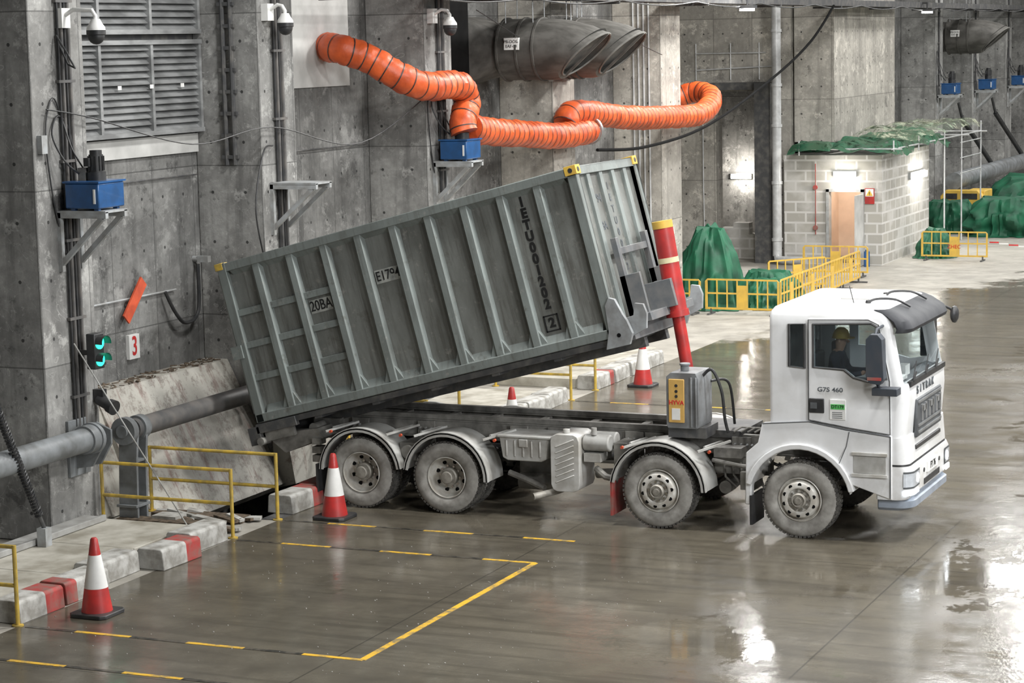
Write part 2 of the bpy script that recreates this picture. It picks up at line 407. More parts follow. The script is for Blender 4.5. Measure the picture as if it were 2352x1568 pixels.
# ------------------------------------------------------------------ room
XC,XR=-18.27,-19.5
b=MB();b.box(-16.0,32,-8,130,-.4,0);struct('floor',b,M['floor'])
b=MB()
b.box(-30,-16.0,5,27.98,-.4,-.002);b.box(-30,-16.0,33.1,130,-.4,-.002)
b.box(-30,-19.6,27.98,33.1,-.4,-.002)
struct('floor_apron',b,M['apron'])
b=MB();b.box(-16.3,-16.0,27.98,33.1,-3.6,-.002,0);b.box(-19.6,-16.0,27.7,27.97,-3.6,-.41,0);b.box(-19.6,-16.0,33.1,33.4,-3.6,-.41,0)
b.box(-19.9,-19.6,27.7,33.4,-3.6,-.41);b.box(-19.8,-16,27.7,33.4,-3.9,-3.6);struct('wall_pit',b,M['steeld'])
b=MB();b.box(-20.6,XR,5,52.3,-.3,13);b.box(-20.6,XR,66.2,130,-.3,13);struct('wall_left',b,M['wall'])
w=MB();w.box(-30,-19.5,65.9,66.5,-.3,13);c=MB();c.box(-21.9,-20.55,65,67,-.25,5.15)
me=cut(w,[c]);ob=obj('wall_back',me,M['far']);ob['kind']='structure'
b=MB();b.box(-30,-29.5,52,66,-.3,13);b.box(-30,-20.6,52.0,52.3,-.3,13);struct('wall_side',b,M['far'])
b=MB();b.box(-25,-20.0,70,70.3,-.3,6);b.box(-25.3,-25,66.5,70.3,-.3,6);b.box(-20.55,-20.3,66.5,70,-.3,6);b.box(-25.3,-20,66.5,70.3,6,6.2);struct('wall_alcove',b,M['wall'])
b=MB();b.box(-30,32,-8,130,13,13.3);struct('ceiling',b,M['ceil'])
b=MB();b.box(-30,32,126,126.5,-.3,13);struct('wall_end',b,M['wall'])
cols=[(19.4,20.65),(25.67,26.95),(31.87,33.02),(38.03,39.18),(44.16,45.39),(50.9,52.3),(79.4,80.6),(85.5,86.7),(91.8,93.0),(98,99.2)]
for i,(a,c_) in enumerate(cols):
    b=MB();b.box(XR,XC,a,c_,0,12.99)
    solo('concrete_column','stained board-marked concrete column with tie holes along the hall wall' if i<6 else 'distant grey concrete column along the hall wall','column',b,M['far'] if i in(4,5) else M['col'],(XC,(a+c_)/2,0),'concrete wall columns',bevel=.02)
b=MB();b.box(-19.45,-18.2,65.95,73.3,3.6,12.99)
solo('concrete_pier','broad pale concrete pier above the blockwork room','pier',b,M['far'],(-18.2,69,3.6),bevel=.02)
b=MB();b.box(-20.5,-20.0,65.3,65.85,0,5.4);b.box(-21.95,-20.0,65.5,65.88,5.2,5.42)
solo('steel_post','dark steel post and lintel beside the service opening','post',b,M['steeld'],(-20.2,65.5,0))
b=MB();b.box(XR,XR+.05,33.1,37.25,6.05,9)
solo('plaster_panel','white plastered blockwork infill where orange duct exits','wall panel',b,M['plaster'],(XR,35,6.05))
b=MB();b.box(XR,XR+.06,26.97,31.85,5.12,5.42)
solo('concrete_sill','pale concrete sill below the louvre','sill',b,M['plaster'],(XR,29,5.12))
# ------------------------------------------------------------------ louvres
r=thing('wall_louvre','galvanised steel ventilation louvre set high in the concrete wall','louvre',(XR+.1,29.4,5.45))
for z0,z1 in((5.45,6.93),(7.02,8.9)):
    fr=MB()
    for y0 in(27.0,28.9,30.35,31.78): fr.box(XR+.02,XR+.18,y0,y0+.07,z0,z1)
    fr.box(XR+.02,XR+.2,27,31.85,z0,z0+.07);fr.box(XR+.02,XR+.2,27,31.85,z1-.07,z1)
    part('frame',fr,M['louv'],r)
    sl=MB();z=z0+.11
    while z<z1-.1:
        sl.add([(XR+.15,27.05,z-.045),(XR+.15,31.8,z-.045),(XR+.05,31.8,z+.045),(XR+.05,27.05,z+.045),(XR+.14,27.05,z-.055),(XR+.14,31.8,z-.055),(XR+.04,31.8,z+.04),(XR+.04,27.05,z+.04)],[[0,1,2,3],[7,6,5,4],[0,4,5,1],[2,6,7,3]])
        z+=.105
    part('louvre_slats',sl,M['louv'],r)
bk=MB();bk.box(XR,XR+.02,27,31.85,5.45,8.9);part('backing',bk,M['steeld'],r)
b=MB()
for k in range(3):
    y=28.9+k*.9+.45;b.box(XR+.2,XR+.205,y,y+.1,6.18,6.24)
part('label_plate',b,M['paper'],r,split=True)
# ------------------------------------------------------------------ cable tray + lamps
b=MB()
b.box(-18.05,-17.95,33,118,7.60,7.78);b.box(-17.55,-17.45,33,118,7.60,7.78)
y=33
while y<118: b.box(-18.0,-17.5,y,y+.05,7.60,7.64);y+=.4
for k in range(5): b.tube([(-17.95+k*.1,33+i*2.5,7.70+.03*math.sin(i*1.7+k)) for i in range(35)],.03,6,1)
for yy in range(34,118,6): b.box(-18.3,-17.45,yy,yy+.08,7.54,7.60)
for yy in range(36,100,5): b.tube([(-17.4,yy+t*.5,7.62-.10*math.sin(t/10*math.pi)) for t in range(11)],.015,5,1)
solo('cable_tray','dark steel cable tray with cables running above the columns','cable tray',b,[M['steeld'],M['black']],(-17.8,33,7.6))
def lamp(y,x=-17.3,z=7.42):
    r=thing('ceiling_lamp','small bright floodlight hanging below the cable tray','lamp',(x,y,z),'overhead lamps')
    h=MB();h.box(x-.2,x+.2,y-.2,y+.2,z+.06,z+.14);h.cyl((x,y,z+.14),(x,y,z+.35),.02);h.box(x-.5,x+.02,y-.03,y+.03,z+.3,z+.36);part('lamp_housing',h,M['black'],r)
    g=MB();g.box(x-.15,x+.15,y-.15,y+.15,z,z+.06);part('lamp_lens',g,M['lamp'],r)
lamp(54.6);lamp(74.0)
# ------------------------------------------------------------------ conduits
def conduits(y,z0,z1=12.9,n=4,x=XC):
    b=MB()
    for k in range(n): b.cyl((x+.035,y+k*.085,z0),(x+.035,y+k*.085,z1),.022+.006*(k%2),n=8,m=k%2)
    z=z0+.4
    while z<z1: b.box(x+.002,x+.065,y-.05,y+n*.085,z,z+.04,1);z+=1.1
    return solo('cable_conduit','bundle of black cables and conduits clipped down the column','conduit',b,[M['black'],M['piped']],(x,y,z0),'wall conduits')
conduits(26.3,1.55);conduits(32.3,3.0,n=4);conduits(38.5,4.0,n=4)
for yy in(79.8,85.9,92.2): conduits(yy,4.9,n=2)
b=MB()
for k in range(4): b.cyl((-18.95+k*.13,50.86,0),(-18.95+k*.13,50.86,12.9),.022,n=8)
solo('wall_conduit','row of thin galvanised conduits running up the column','conduit',b,M['palepipe'],(-18.8,50.86,0),'wall conduits')
b=MB()
for x_ in(-18.9,-18.75): b.cyl((x_,31.83,4.9),(x_,31.83,12.9),.04,n=8)
for k in range(12): b.box(-18.98,-18.68,31.8,31.86,5+.35*k,5.06+.35*k)
solo('cable_ladder','narrow dark cable ladder running up the column side','cable ladder',b,M['steeld'],(-18.8,31.83,4.9))
b=MB();b.cyl((-19.74,65.1,.25),(-19.74,65.1,12.9),.14,n=20)
for z in(.7,2.4,4.1,5.3,6.9): b.cyl((-19.74,65.1,z),(-19.74,65.1,z+.09),.165,n=20)
b.tube([(-19.74,65.1,.3),(-19.7,65.0,.16),(-19.5,64.95,.14),(-18.9,64.9,.14)],.12,12)
solo('drain_pipe','silver vertical drain pipe with couplings beside the blockwork room','pipe',b,M['palepipe'],(-19.74,65.1,0))
b=MB()
b.tube([(-22.5,65.84,6.3),(-20.3,65.84,6.3)],.02);b.tube([(-22.5,65.84,5.8),(-19.9,65.84,5.9)],.02)
for xx in(-22.5,-21.4,-20.5): b.tube([(xx,65.84,6.6),(xx,65.84,5.5)],.018)
b.tube([(-22.3,65.84,5.3),(-22.3,65.84,2.2),(-22.28,65.84,.9)],.02)
solo('wall_conduit','galvanised conduit runs on the pale wall above service opening','conduit',b,M['palepipe'],(-21,65.84,5.8),'wall conduits')
def catmull(pts,k=10):
    P=[Vector(p) for p in pts];out=[]
    for i in range(len(P)-1):
        p0=P[max(i-1,0)];p1=P[i];p2=P[i+1];p3=P[min(i+2,len(P)-1)]
        for j in range(k):
            t=j/k;out.append(.5*((2*p1)+(-p0+p2)*t+(2*p0-5*p1+4*p2-p3)*t*t+(-p0+3*p1-3*p2+p3)*t**3))
    out.append(P[-1]);return out
# ------------------------------------------------------------------ hydraulic units + brackets
def shelf(y,label,L=.8,z=4.6,deep=.55):
    b=MB();x0=XC;x1=XC+L
    b.box(x0,x1,y-deep/2,y+deep/2,z-.03,z)
    for s in(-1,1):
        yy=y+s*(deep/2-.04)
        b.beam((x0,yy,z-.06),(x1,yy,z-.06),.07,.09);b.beam((x0+.03,yy,z-.75),(x1-.08,yy,z-.1),.06,.07);b.beam((x0+.03,yy,z-.85),(x0+.03,yy,z),.07,.06,up=(1,0,0))
    return solo('wall_bracket',label,'bracket',b,M['bracket'],(XC,y,z-.9),'wall brackets')
def hpu(y,z=4.6):
    x=XC+.17
    r=thing('hydraulic_power_unit','blue hydraulic power unit with black motor on wall bracket','hydraulic unit',(x,y,z),'blue hydraulic units')
    t=MB();t.box(x,x+.55,y-.32,y+.32,z+.03,z+.38);part('tank',t,M['blue'],r,.02)
    l=MB();l.box(x-.02,x+.57,y-.34,y+.34,z+.38,z+.405);part('tank_lid',l,M['blue'],r)
    l=MB();l.box(x+.05,x+.12,y-.26,y-.20,z+.001,z+.03);l.box(x+.43,x+.5,y-.26,y-.20,z+.001,z+.03);l.box(x+.05,x+.12,y+.2,y+.26,z+.001,z+.03);l.box(x+.43,x+.5,y+.2,y+.26,z+.001,z+.03)
    part('tank_foot',l,M['blue'],r,split=True)
    g=MB();g.box(x+.47,x+.50,y-.335,y-.32,z+.1,z+.3);part('level_gauge',g,M['paper'],r)
    m=MB();m.cyl((x+.32,y,z+.40),(x+.32,y,z+.52),.13);m.cyl((x+.32,y,z+.52),(x+.32,y,z+.76),.10);m.cyl((x+.32,y,z+.76),(x+.32,y,z+.82),.085)
    for k in range(12):
        a=k*math.pi/6;m.beam((x+.32+.105*math.cos(a),y+.105*math.sin(a),z+.54),(x+.32+.105*math.cos(a),y+.105*math.sin(a),z+.74),.012,.02)
    m.box(x+.22,x+.30,y-.16,y-.08,z+.6,z+.72);part('motor',m,M['black'],r)
    v=MB();v.box(x+.08,x+.2,y-.1,y+.08,z+.40,z+.58);v.cyl((x+.12,y+.16,z+.40),(x+.12,y+.16,z+.62),.04);part('valve_block',v,M['steel'],r,split=True)
    h=MB()
    h.tube(catmull([(x+.1,y-.1,z+.5),(x-.0,y-.3,z+.7),(x-.12,y-.38,z+1.05),(x-.14,y-.2,z+1.3),(x-.14,y+.05,z+1.1),(x-.1,y+.15,z+.5)],5),.014)
    h.tube(catmull([(x+.12,y,z+.55),(x+.0,y-.1,z+.85),(x-.14,y-.1,z+1.25),(x-.14,y-.3,z+1.55),(x-.14,y-.5,z+1.1),(x-.14,y-.4,z+.2),(x-.14,y-.15,z-.6)],5),.012)
    part('hose',h,M['black'],r,split=True)
    return r
shelf(26.4,'pale steel wall bracket carrying a blue hydraulic unit');hpu(26.42)
shelf(32.35,'empty pale steel wall bracket on a concrete column',L=.85)
shelf(38.5,'pale steel wall bracket carrying a blue hydraulic unit');hpu(38.52)
for yy in(79.9,86.1,92.4): shelf(yy,'distant steel wall bracket carrying a blue hydraulic unit');hpu(yy)
# ------------------------------------------------------------------ dome cameras
def dome(y,z=7.2,L=.5):
    x=XC+L
    r=thing('dome_camera','white and black dome security camera on a wall arm','security camera',(x,y,z),'dome cameras')
    a=MB();a.box(XC,XC+.12,y-.1,y+.1,z-.05,z+.22);a.tube([(XC+.1,y,z+.12),(XC+.25,y,z+.2),(x-.05,y,z+.18),(x,y,z+.1),(x,y,z)],.03,10);part('arm',a,M['paper'],r,0)
    c=MB();c.lathe([(0,.06),(.06,.06),(.09,.0),(.125,-.05),(.13,-.09)],(x,y,z),'z');part('camera_cap',c,M['paper'],r)
    d=MB();d.lathe([(.132,-.09),(.132,-.15),(.12,-.16)],(x,y,z),'z');d.sph((x,y,z-.17),.118,16,0,(1,1,1.0));part('camera_dome',d,M['black'],r)
dome(26.4,7.15,.6);dome(32.1,7.25,.38);dome(38.25,7.2,.42)
b=MB()
b.tube([(XC+.05,26.25,7.0),(XC+.25,26.2,6.75),(XC+.3,26.3,6.55),(XC+.12,26.4,6.6),(XC+.04,26.3,6.9)],.014)
solo('hanging_cable','short black cable loop below the security camera','cable',b,M['black'],(XC,26.3,6.5),'loose cables')
def wire(pts,r,label,mat='black'):
    out=catmull(pts,8)
    b=MB();b.tube(out,r,7);return solo('hanging_cable',label,'cable',b,M[mat],tuple(out[0]),'loose cables')
wire([(-18.2,25.9,6.0),(-18.15,26.9,5.85),(-18.1,29.5,5.35),(-18.15,32,5.5),(-18.1,35,5.1),(-18.15,38.3,6.0)],.010,'thin black wire sagging between the concrete columns')
wire([(-17.4,63.0,7.6),(-17.3,60.3,6.62),(-17.3,56.8,5.72),(-17.3,51.5,4.72),(-17.3,47.2,4.42),(-17.3,44.2,4.5)],.035,'thick black cable sagging from cable tray to wall','dark')
wire([(-18.2,32.1,5.2),(-18.15,31.7,5.1),(-18.15,31.4,4.2),(-18.15,31.7,3.2)],.014,'black cable hanging in a loop on the column')
wire([(XR+.1,30.6,2.95),(XR+.15,30.8,2.6),(XR+.15,31.1,2.4),(XR+.15,31.5,2.55),(XR+.1,31.62,3.3)],.03,'black cable looping from wall fitting to conduit')
wire([(XR+.1,33.6,6.1),(XR+.1,33.6,5.6),(XR+.1,33.45,5.3),(XR+.1,32.6,4.6)],.015,'black cable dropping from a small wall box')
wire([(-18.2,50.8,6.4),(-18.1,47,6.9),(-18.1,44,6.5),(-18.1,40,7.4)],.009,'thin wire strung across the columns')
b=MB();b.box(XR,XR+.12,33.5,33.7,5.95,6.3);solo('junction_box','small white junction box on the concrete wall','junction box',b,M['paper'],(XR,33.6,5.95))
b=MB();b.box(XC,XC+.08,25.75,25.88,5.4,5.65);solo('junction_box','small grey junction box on the column','junction box',b,M['bracket'],(XC,25.8,5.4))
b=MB();b.tube([(XR+.05,28.0,2.95),(XR+.05,31,2.95)],.016);solo('wall_conduit','thin steel conduit along the stained wall','conduit',b,M['bracket'],(XR,29,2.95),'wall conduits')
b=MB();b.tube([(XR+.04,27.2,4.75),(XR+.04,31.8,4.75)],.012);b.tube([(XR+.04,33.2,4.95),(XR+.04,37.9,4.95)],.012);solo('wall_conduit','thin horizontal conduit across the stained concrete','conduit',b,M['steeld'],(XR,29,4.75),'wall conduits')
b=MB();b.beam((XR+.12,29.42,2.65),(XR+.12,29.95,3.2),.03,.20,up=(0,-1,1));solo('orange_paddle','faded orange steel paddle fixed diagonally to the wall','paddle',b,M['orangeb'],(XR,29.8,2.6))
r=thing('number_sign','white sign with a red number three on the wall','sign',(XR+.06,29.72,2.17))
b=MB();b.box(XR+.0,XR+.06,29.57,29.86,2.0,2.38);part('sign_plate',b,M['paper'],r)
text('3',.42,(XR+.065,29.715,2.19),RX,M['redt'],r,sx=.75,bold=.006)
b=MB();b.cyl((XR,31.65,3.38),(XR+.18,31.65,3.38),.05);b.box(XR+.1,XR+.3,31.6,31.7,3.33,3.43);solo('wall_camera','small grey bullet camera on the concrete wall','security camera',b,M['bracket'],(XR,31.65,3.35))
r=thing('traffic_signal','black traffic signal with two lit green lamps on column','traffic light',(-17.95,26.45,2.35))
q=Matrix.Rotation(math.radians(-4),3,'Z')
def rb(mb,fn):
    n0=len(mb.v);fn(mb);o=Vector((-17.95,26.45,0))
    for i in range(n0,len(mb.v)): mb.v[i]=tuple(o+q@(Vector(mb.v[i])-o))
b=MB();rb(b,lambda m:(m.box(-18.03,-17.88,26.34,26.56,2.36,2.86)));b.box(-18.27,-18.0,26.4,26.46,2.55,2.62);part('signal_housing',b,M['black'],r,.015)
for z in(2.49,2.73):
    b=MB();rb(b,lambda m:m.cyl((-17.88,26.45,z),(-17.865,26.45,z),.09));part('signal_lens',b,M['sig'],r)
    b=MB()
    def hood(m):
        vs=[];n=12
        for xx,rr in((-17.88,.10),(-17.75,.105)):
            for i in range(n+1):
                t=math.pi*(-.05+1.1*i/n);vs.append((xx,26.45+rr*math.cos(t),z+rr*math.sin(t)))
        m.add(vs,[[i,i+1,n+2+i,n+1+i] for i in range(n)])
    rb(b,hood);part('signal_hood',b,M['black'],r)
b=MB();b.cyl((-18.2,26.85,1.85),(-18.0,26.8,1.78),.08);b.cyl((-18.0,26.8,1.78),(-17.9,26.78,1.75),.10,.11);b.box(-18.27,-18.1,26.8,26.9,1.85,2.0)
solo('wall_floodlight','small black floodlight on the column edge','lamp',b,M['black'],(-18.1,26.85,1.8))
# ------------------------------------------------------------------ vent ducts
def vent(yc,zc=6.62,R=.62,x0=-19.45,lab=True,L=.9,tr=.75):
    r=thing('ventilation_duct','large dark steel ventilation duct with mitred open end','ventilation duct',(x0,yc,zc),'ventilation ducts')
    b=MB();n=40
    xs=x0+tr;H=R*1.1
    sq=[];rd=[]
    for i in range(n):
        t=2*math.pi*(i+.5)/n;c_,s_=math.cos(t),math.sin(t);k=H/max(abs(c_),abs(s_));sq.append((x0,yc+c_*k,zc+s_*k));rd.append((xs,yc+c_*R*.86,zc+s_*R*.86))
    b.add(sq+rd,[[i,(i+1)%n,n+(i+1)%n,n+i] for i in range(n)])
    b.cyl((xs,yc,zc),(xs+.12,yc,zc),R*.86,R,n=n,caps=False)
    part('duct_transition',b,M['duct'],r)
    b=MB();b.cyl((xs+.12,yc,zc),(xs+L,yc,zc),R,n=n,caps=False)
    for xx in(xs+.12,xs+L*.6,xs+L): b.cyl((xx-.02,yc,zc),(xx+.02,yc,zc),R+.03,n=n)
    part('duct_barrel',b,M['duct'],r)
    b=MB();xe=xs+L;rings=[]
    for k,(dx,dz,ang) in enumerate(((0,0,0),(.40,-.04,.25),(.72,-.12,.55),(.92,-.18,.85))):
        ring=[]
        for i in range(n):
            t=2*math.pi*i/n;yy=R*math.cos(t);zz=R*math.sin(t)
            ring.append((xe+dx+zz*math.sin(ang),yc+yy,zc+dz*.6+zz*math.cos(ang)))
        rings.append(ring)
    vs=sum(rings,[]);b.add(vs,[[k*n+i,k*n+(i+1)%n,(k+1)*n+(i+1)%n,(k+1)*n+i] for k in range(3) for i in range(n)])
    part('duct_elbow',b,M['duct'],r)
    b=MB();Lr=rings[-1];nrm=Vector((math.cos(.85),0,-math.sin(.85)))
    b.tube([Vector(v)+nrm*.01 for v in Lr+[Lr[0]]],.022,6);b.beam(Vector(Lr[n//4])+nrm*.02,Vector(Lr[3*n//4])+nrm*.02,.03,.05)
    part('duct_rim',b,M['ductrim'],r)
    b=MB();b.add([Vector(v)-nrm*.12 for v in Lr],[list(range(n))]);part('duct_mesh',b,M['steeld'],r)
    if lab:
        b=MB();b.box(xs+.30,xs+.62,yc-R-.022,yc-R+.05,zc+.0,zc+.24);part('duct_label',b,M['paper'],r)
        text('PB-OOS-',.085,(xs+.46,yc-R-.024,zc+.16),RY,M['txt'],r);text('EAF-03',.085,(xs+.46,yc-R-.024,zc+.07),RY,M['txt'],r)
    b=MB()
    for xx in(xs+.2,xs+L-.1):
        b.cyl((xx,yc-.3,zc+R*.8),(xx,yc-.3,12.9),.012,n=6);b.cyl((xx,yc+.3,zc+R*.8),(xx,yc+.3,12.9),.012,n=6)
    part('hanger_rod',b,M['galv'],r,split=True)
vent(42.6);vent(44.4,x0=-18.2,lab=False,L=.40,tr=.1);vent(83.0)
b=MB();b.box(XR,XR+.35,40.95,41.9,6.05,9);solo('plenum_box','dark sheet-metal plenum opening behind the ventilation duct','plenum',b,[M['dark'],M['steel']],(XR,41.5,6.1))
# ------------------------------------------------------------------ orange flexible ducts
def resample(P,step):
    out=[P[0]];acc=0
    for a,b_ in zip(P[:-1],P[1:]):
        L=(b_-a).length
        if L<1e-6: continue
        d=step-acc
        while d<=L: out.append(a.lerp(b_,d/L));d+=step
        acc=(acc+L)%step
    return out
def flexduct(pts,R,label,pitch=.24):
    P=resample(catmull(pts),pitch/6);n=28
    r=thing('flexible_duct',label,'flexible duct',tuple(P[0]),'orange flexible ducts')
    b=MB();rr=[R*(1.0-.055*(1-math.sin(math.pi*(i%6)/6.))) for i in range(len(P))];b.tube(P,rr,n,0,True)
    for i in range(len(b.v)):
        k=i//n;c=P[min(k,len(P)-1)];v=Vector(b.v[i]);d=(v-c)
        w=mnoise.noise(Vector((v.x*4,v.y*4,v.z*4)))+.7*mnoise.noise(v*11)+.4*mnoise.noise(v*23)
        if k%6: b.v[i]=tuple(c+d*(1+.085*w))
    part('duct_fabric',b,M['orange'],r)
    w=MB()
    for i in range(0,len(P)-1,6):
        T=(P[min(i+1,len(P)-1)]-P[max(i-1,0)]).normalized()
        w.cyl(P[i]-T*.010,P[i]+T*.010,R*.985,n=24,caps=False)
    o=part('wire_rings',w,M['black'],r);o['kind']='stuff';return r,P
flexduct([(-19.4,36.3,6.75),(-19.0,36.0,6.72),(-18.6,36.3,6.55),(-18.1,36.6,6.2),(-17.85,37.1,6.02),(-17.8,38.1,6.02),(-17.8,38.6,5.95),(-17.8,38.8,5.68),(-17.75,38.5,5.3),(-17.7,38.45,5.12)],.265,'orange ribbed fabric duct hanging down from plastered opening')
flexduct([(-17.75,38.8,5.2),(-17.8,39.6,5.1),(-17.8,41.2,4.98),(-17.8,43.3,4.84),(-17.8,45.0,4.86)],.265,'orange ribbed fabric duct slung level across concrete columns')
r,P=flexduct([(-17.95,44.05,5.05),(-17.93,44.3,5.26),(-17.85,45.1,5.24),(-17.8,47.5,5.05),(-17.8,50.5,4.95),(-17.75,52.1,4.95),(-17.85,53.2,5.12),(-18.1,54.0,5.36),(-18.7,54.3,5.42),(-19.3,54.0,5.15)],.265,'orange ribbed fabric duct curling up at its open end')
b=MB();b.lathe([(.275,-.05),(.30,-.05),(.30,.05),(.275,.05)],(-17.8,45.05,4.87),'y',24)
solo('duct_collar','grey steel collar at the end of an orange duct','duct collar',b,M['galv'],(-17.8,45.05,4.87))
# ------------------------------------------------------------------ chute and pit
r=thing('tipping_chute','stained sloping concrete chute beside the open waste pit','chute',(-19,30.5,0))
b=MB();b.prism([(XR+.02,1.72),(XR+.45,1.72),(-18.40,.02),(XR+.02,.02)],'y',26.97,27.98)
b.prism([(XR+.02,1.72),(XR+.45,1.72),(-18.05,-.30),(-18.2,-.42),(XR+.02,-.40)],'y',27.98,31.85)
b.prism([(XC+.02,1.5),(XC+.12,1.5),(-17.85,-.3),(XC+.02,-.40)],'y',31.85,33.05);part('chute_slope',b,M['chute'],r)
b=MB()
for k in range(170):
    y=random.uniform(27.1,31.8);s=random.uniform(.01,.03);x=random.uniform(XR+.05,XR+.40)
    b.beam((x,y,1.72+s*.3),(x+random.uniform(-.1,.1),y+random.uniform(-.15,.15),1.72+s*.6),s,s*.6)
o=part('debris',b,M['debris'],r);o['kind']='stuff'
def bigpipe(y0,y1,label,mat,r_=.17,x=-17.9,z=1.42):
    b=MB();b.cyl((x,y0,z),(x,y1,z),r_,n=28);e=thing('hinge_pipe',label,'pipe',(x,y0,z),'large horizontal pipes')
    part('pipe_barrel',b,mat,e)
    return e
e=bigpipe(14,26.15,'long grey painted steel pipe running beside the wall',M['pipe'])
b=MB();b.cyl((-17.9,26.15,1.42),(-17.9,26.22,1.42),.22,n=28);b.cyl((-17.9,25.98,1.42),(-17.9,26.15,1.42),.20,n=28);part('pipe_flange',b,M['pipe'],e)
e=bigpipe(27.2,31.8,'dark steel pipe spanning above the waste pit',M['piped'],.145,z=1.38)
b=MB();b.cyl((-17.9,26.96,1.38),(-17.9,27.08,1.38),.20,n=28);b.cyl((-17.9,26.92,1.38),(-17.9,26.96,1.38),.09,n=20);b.cyl((-17.9,27.3,1.38),(-17.9,27.45,1.38),.18,n=28);part('pipe_flange',b,M['pipe'],e,split=True)
bigpipe(79,118,'long grey pipe along the distant wall',M['pipe'],.3,x=-17.5,z=1.6)
b=MB()
for y0 in(26.25,26.45): b.prism([(-18.27,.95),(-17.95,1.0),(-17.76,1.3),(-17.76,1.5),(-18.0,1.6),(-18.27,1.5)],'y',y0,y0+.04)
b.box(-18.27,-18.22,26.1,26.6,.85,1.65);solo('hinge_bracket','grey welded steel hinge bracket bolted to column','bracket',b,M['pipe'],(-18,26.3,.8),'hinge brackets',bevel=.006)
b=MB()
for y0 in(27.1,27.34): b.prism([(-18.12,.0),(-17.80,.0),(-17.78,.95),(-17.74,1.38),(-17.83,1.52),(-17.98,1.52),(-18.06,1.38),(-18.08,.95)],'y',y0,y0+.045)
b.box(-18.12,-17.78,27.05,27.42,.25,.29);b.box(-18.2,-17.72,27.02,27.45,.0,.05);b.box(-18.06,-17.8,27.14,27.34,.9,.94)
solo('hinge_bracket','grey welded steel hinge bracket above the pit edge','bracket',b,M['pipe'],(-18,27.2,0),'hinge brackets',bevel=.006)
b=MB();p0=Vector((-17.75,23.7,2.5));p1=Vector((-17.75,24.75,.45));d=p1-p0
s1=Vector((1,0,0));s2=d.normalized().cross(s1);pts=[]
for i in range(420):
    t=i/419;a=i*2*math.pi/10;pts.append(p0+d*(t*.92)+s1*.05*math.cos(a)+s2*.05*math.sin(a))
b.tube(pts,.014,5);b.cyl(p0,p1,.03,n=10,m=1);b.box(-17.82,-17.68,24.68,24.82,.2,.45,2)
solo('coil_strut','black coiled spring strut leaning beside the cover slabs','spring strut',b,[M['black'],M['steeld'],M['bracket']],(-17.75,24.75,.2))
b=MB();b.cyl((-18.1,26.15,2.75),(-16.9,27.0,.05),.010,n=8)
solo('metal_rod','thin pale rod leaning against the column','rod',b,M['plate'],(-16.9,27,0))
# ------------------------------------------------------------------ slabs, curbs, rails
def slab(y0,y1,label):
    b=MB();ys=[y0+(y1-y0)*t for t in(0,.34,.67,1)]
    for a,c_ in zip(ys[:-1],ys[1:]): b.box(-18.2,-16.5,a+.01,c_-.01,0,.19+.01*random.random())
    solo('cover_slab',label,'slab',b,M['cover'],(-17.3,(y0+y1)/2,0),'bay cover slabs',bevel=.01)
for k in(-1,0,2,3): slab(21.85+6.3*k,26.55+6.3*k,'pale stained concrete slabs covering a closed tipping bay')
b=MB();b.box(-18.24,-17.9,21.9,26.4,.205,.26);b.box(-17.92,-17.86,21.9,26.4,.205,.29)
solo('steel_plate','flat grey steel plate lying on the cover slabs','plate',b,M['plate'],(-18,24,.2),bevel=.01)
def curb(x,y,L,pat,rz=0,lift=0):
    b=MB();W=.44;H=.28;a=0
    tot=sum(p[1] for p in pat)
    for m,l in pat:
        y0=-L/2+L*a/tot;a+=l;y1=-L/2+L*a/tot
        b.prism([(-W/2,0),(W/2,0),(W/2-.02,H-.03),(W/2-.05,H),(-W/2+.05,H),(-W/2+.02,H-.03)],'y',y0,y1,m)
    me=mesh_of(b);red=any(p[0]==1 for p in pat)
    o=obj('curb_block',me,[M['curb'],M['redw']],None,.012,None,(x,y,lift));o.rotation_euler=(0,0,rz)
    o['label']='concrete wheel-stop block with a worn red painted section' if red else 'plain grey concrete wheel-stop block';o['category']='curb block';o['group']='wheel stop blocks'
pats=[[(0,1),(1,.7)],[(1,.35),(0,1)],[(0,1)],[(0,.8),(1,.5)],[(0,1)]]
for k in range(-1,4):
    y=21.72+6.3*k
    for i in range(5):
        if k==1 and i>=2: continue
        if k==3 and i==4: continue
        L=.90;yy=y+.5+i*.985;px_=-16.2
        if k==0 and i==2: px_=-16.38
        if k==0 and i==3: px_=-16.08
        if k<1: pt=pats[i]
        elif k==1: pt=[[(0,1),(1,.5)],[(1,.7),(0,.5)]][i]
        else: pt=[(0,1),(1,.3)] if i in(0,) else [(0,1)]
        curb(px_+random.uniform(-.04,.04),yy+(.35 if k==1 else 0),L,pt,random.uniform(-.06,.06))
def rail(y,label,x0=-18.15,x1=-16.02,h=.98):
    r=thing('safety_railing',label,'railing',(x1,y,0),'yellow safety railings')
    for xx in(x0,x1):
        b=MB();b.cyl((xx,y,0),(xx,y,h),.027,n=10);b.cyl((xx,y,0),(xx,y,.015),.07,n=12);part('rail_post',b,M['yellow'],r)
    b=MB();b.cyl((x0,y,h-.02),(x1,y,h-.02),.025,n=10);b.cyl((x0,y,h*.5),(x1,y,h*.5),.025,n=10);part('rail_bar',b,M['yellow'],r,split=True)
for k in range(-1,4):
    rail(20.45+6.3*k,'yellow pipe safety railing beside a tipping bay')
    rail(21.72+6.3*k,'yellow pipe safety railing beside a tipping bay')
b=MB()
for k in range(22):
    x=random.uniform(-18,-16.4);y=random.uniform(26.95,27.85);b.beam((x,y,.03+.02*k%.1),(x+random.uniform(.2,.6),y+random.uniform(-.15,.15),.05),random.uniform(.05,.16),.04,k%2)
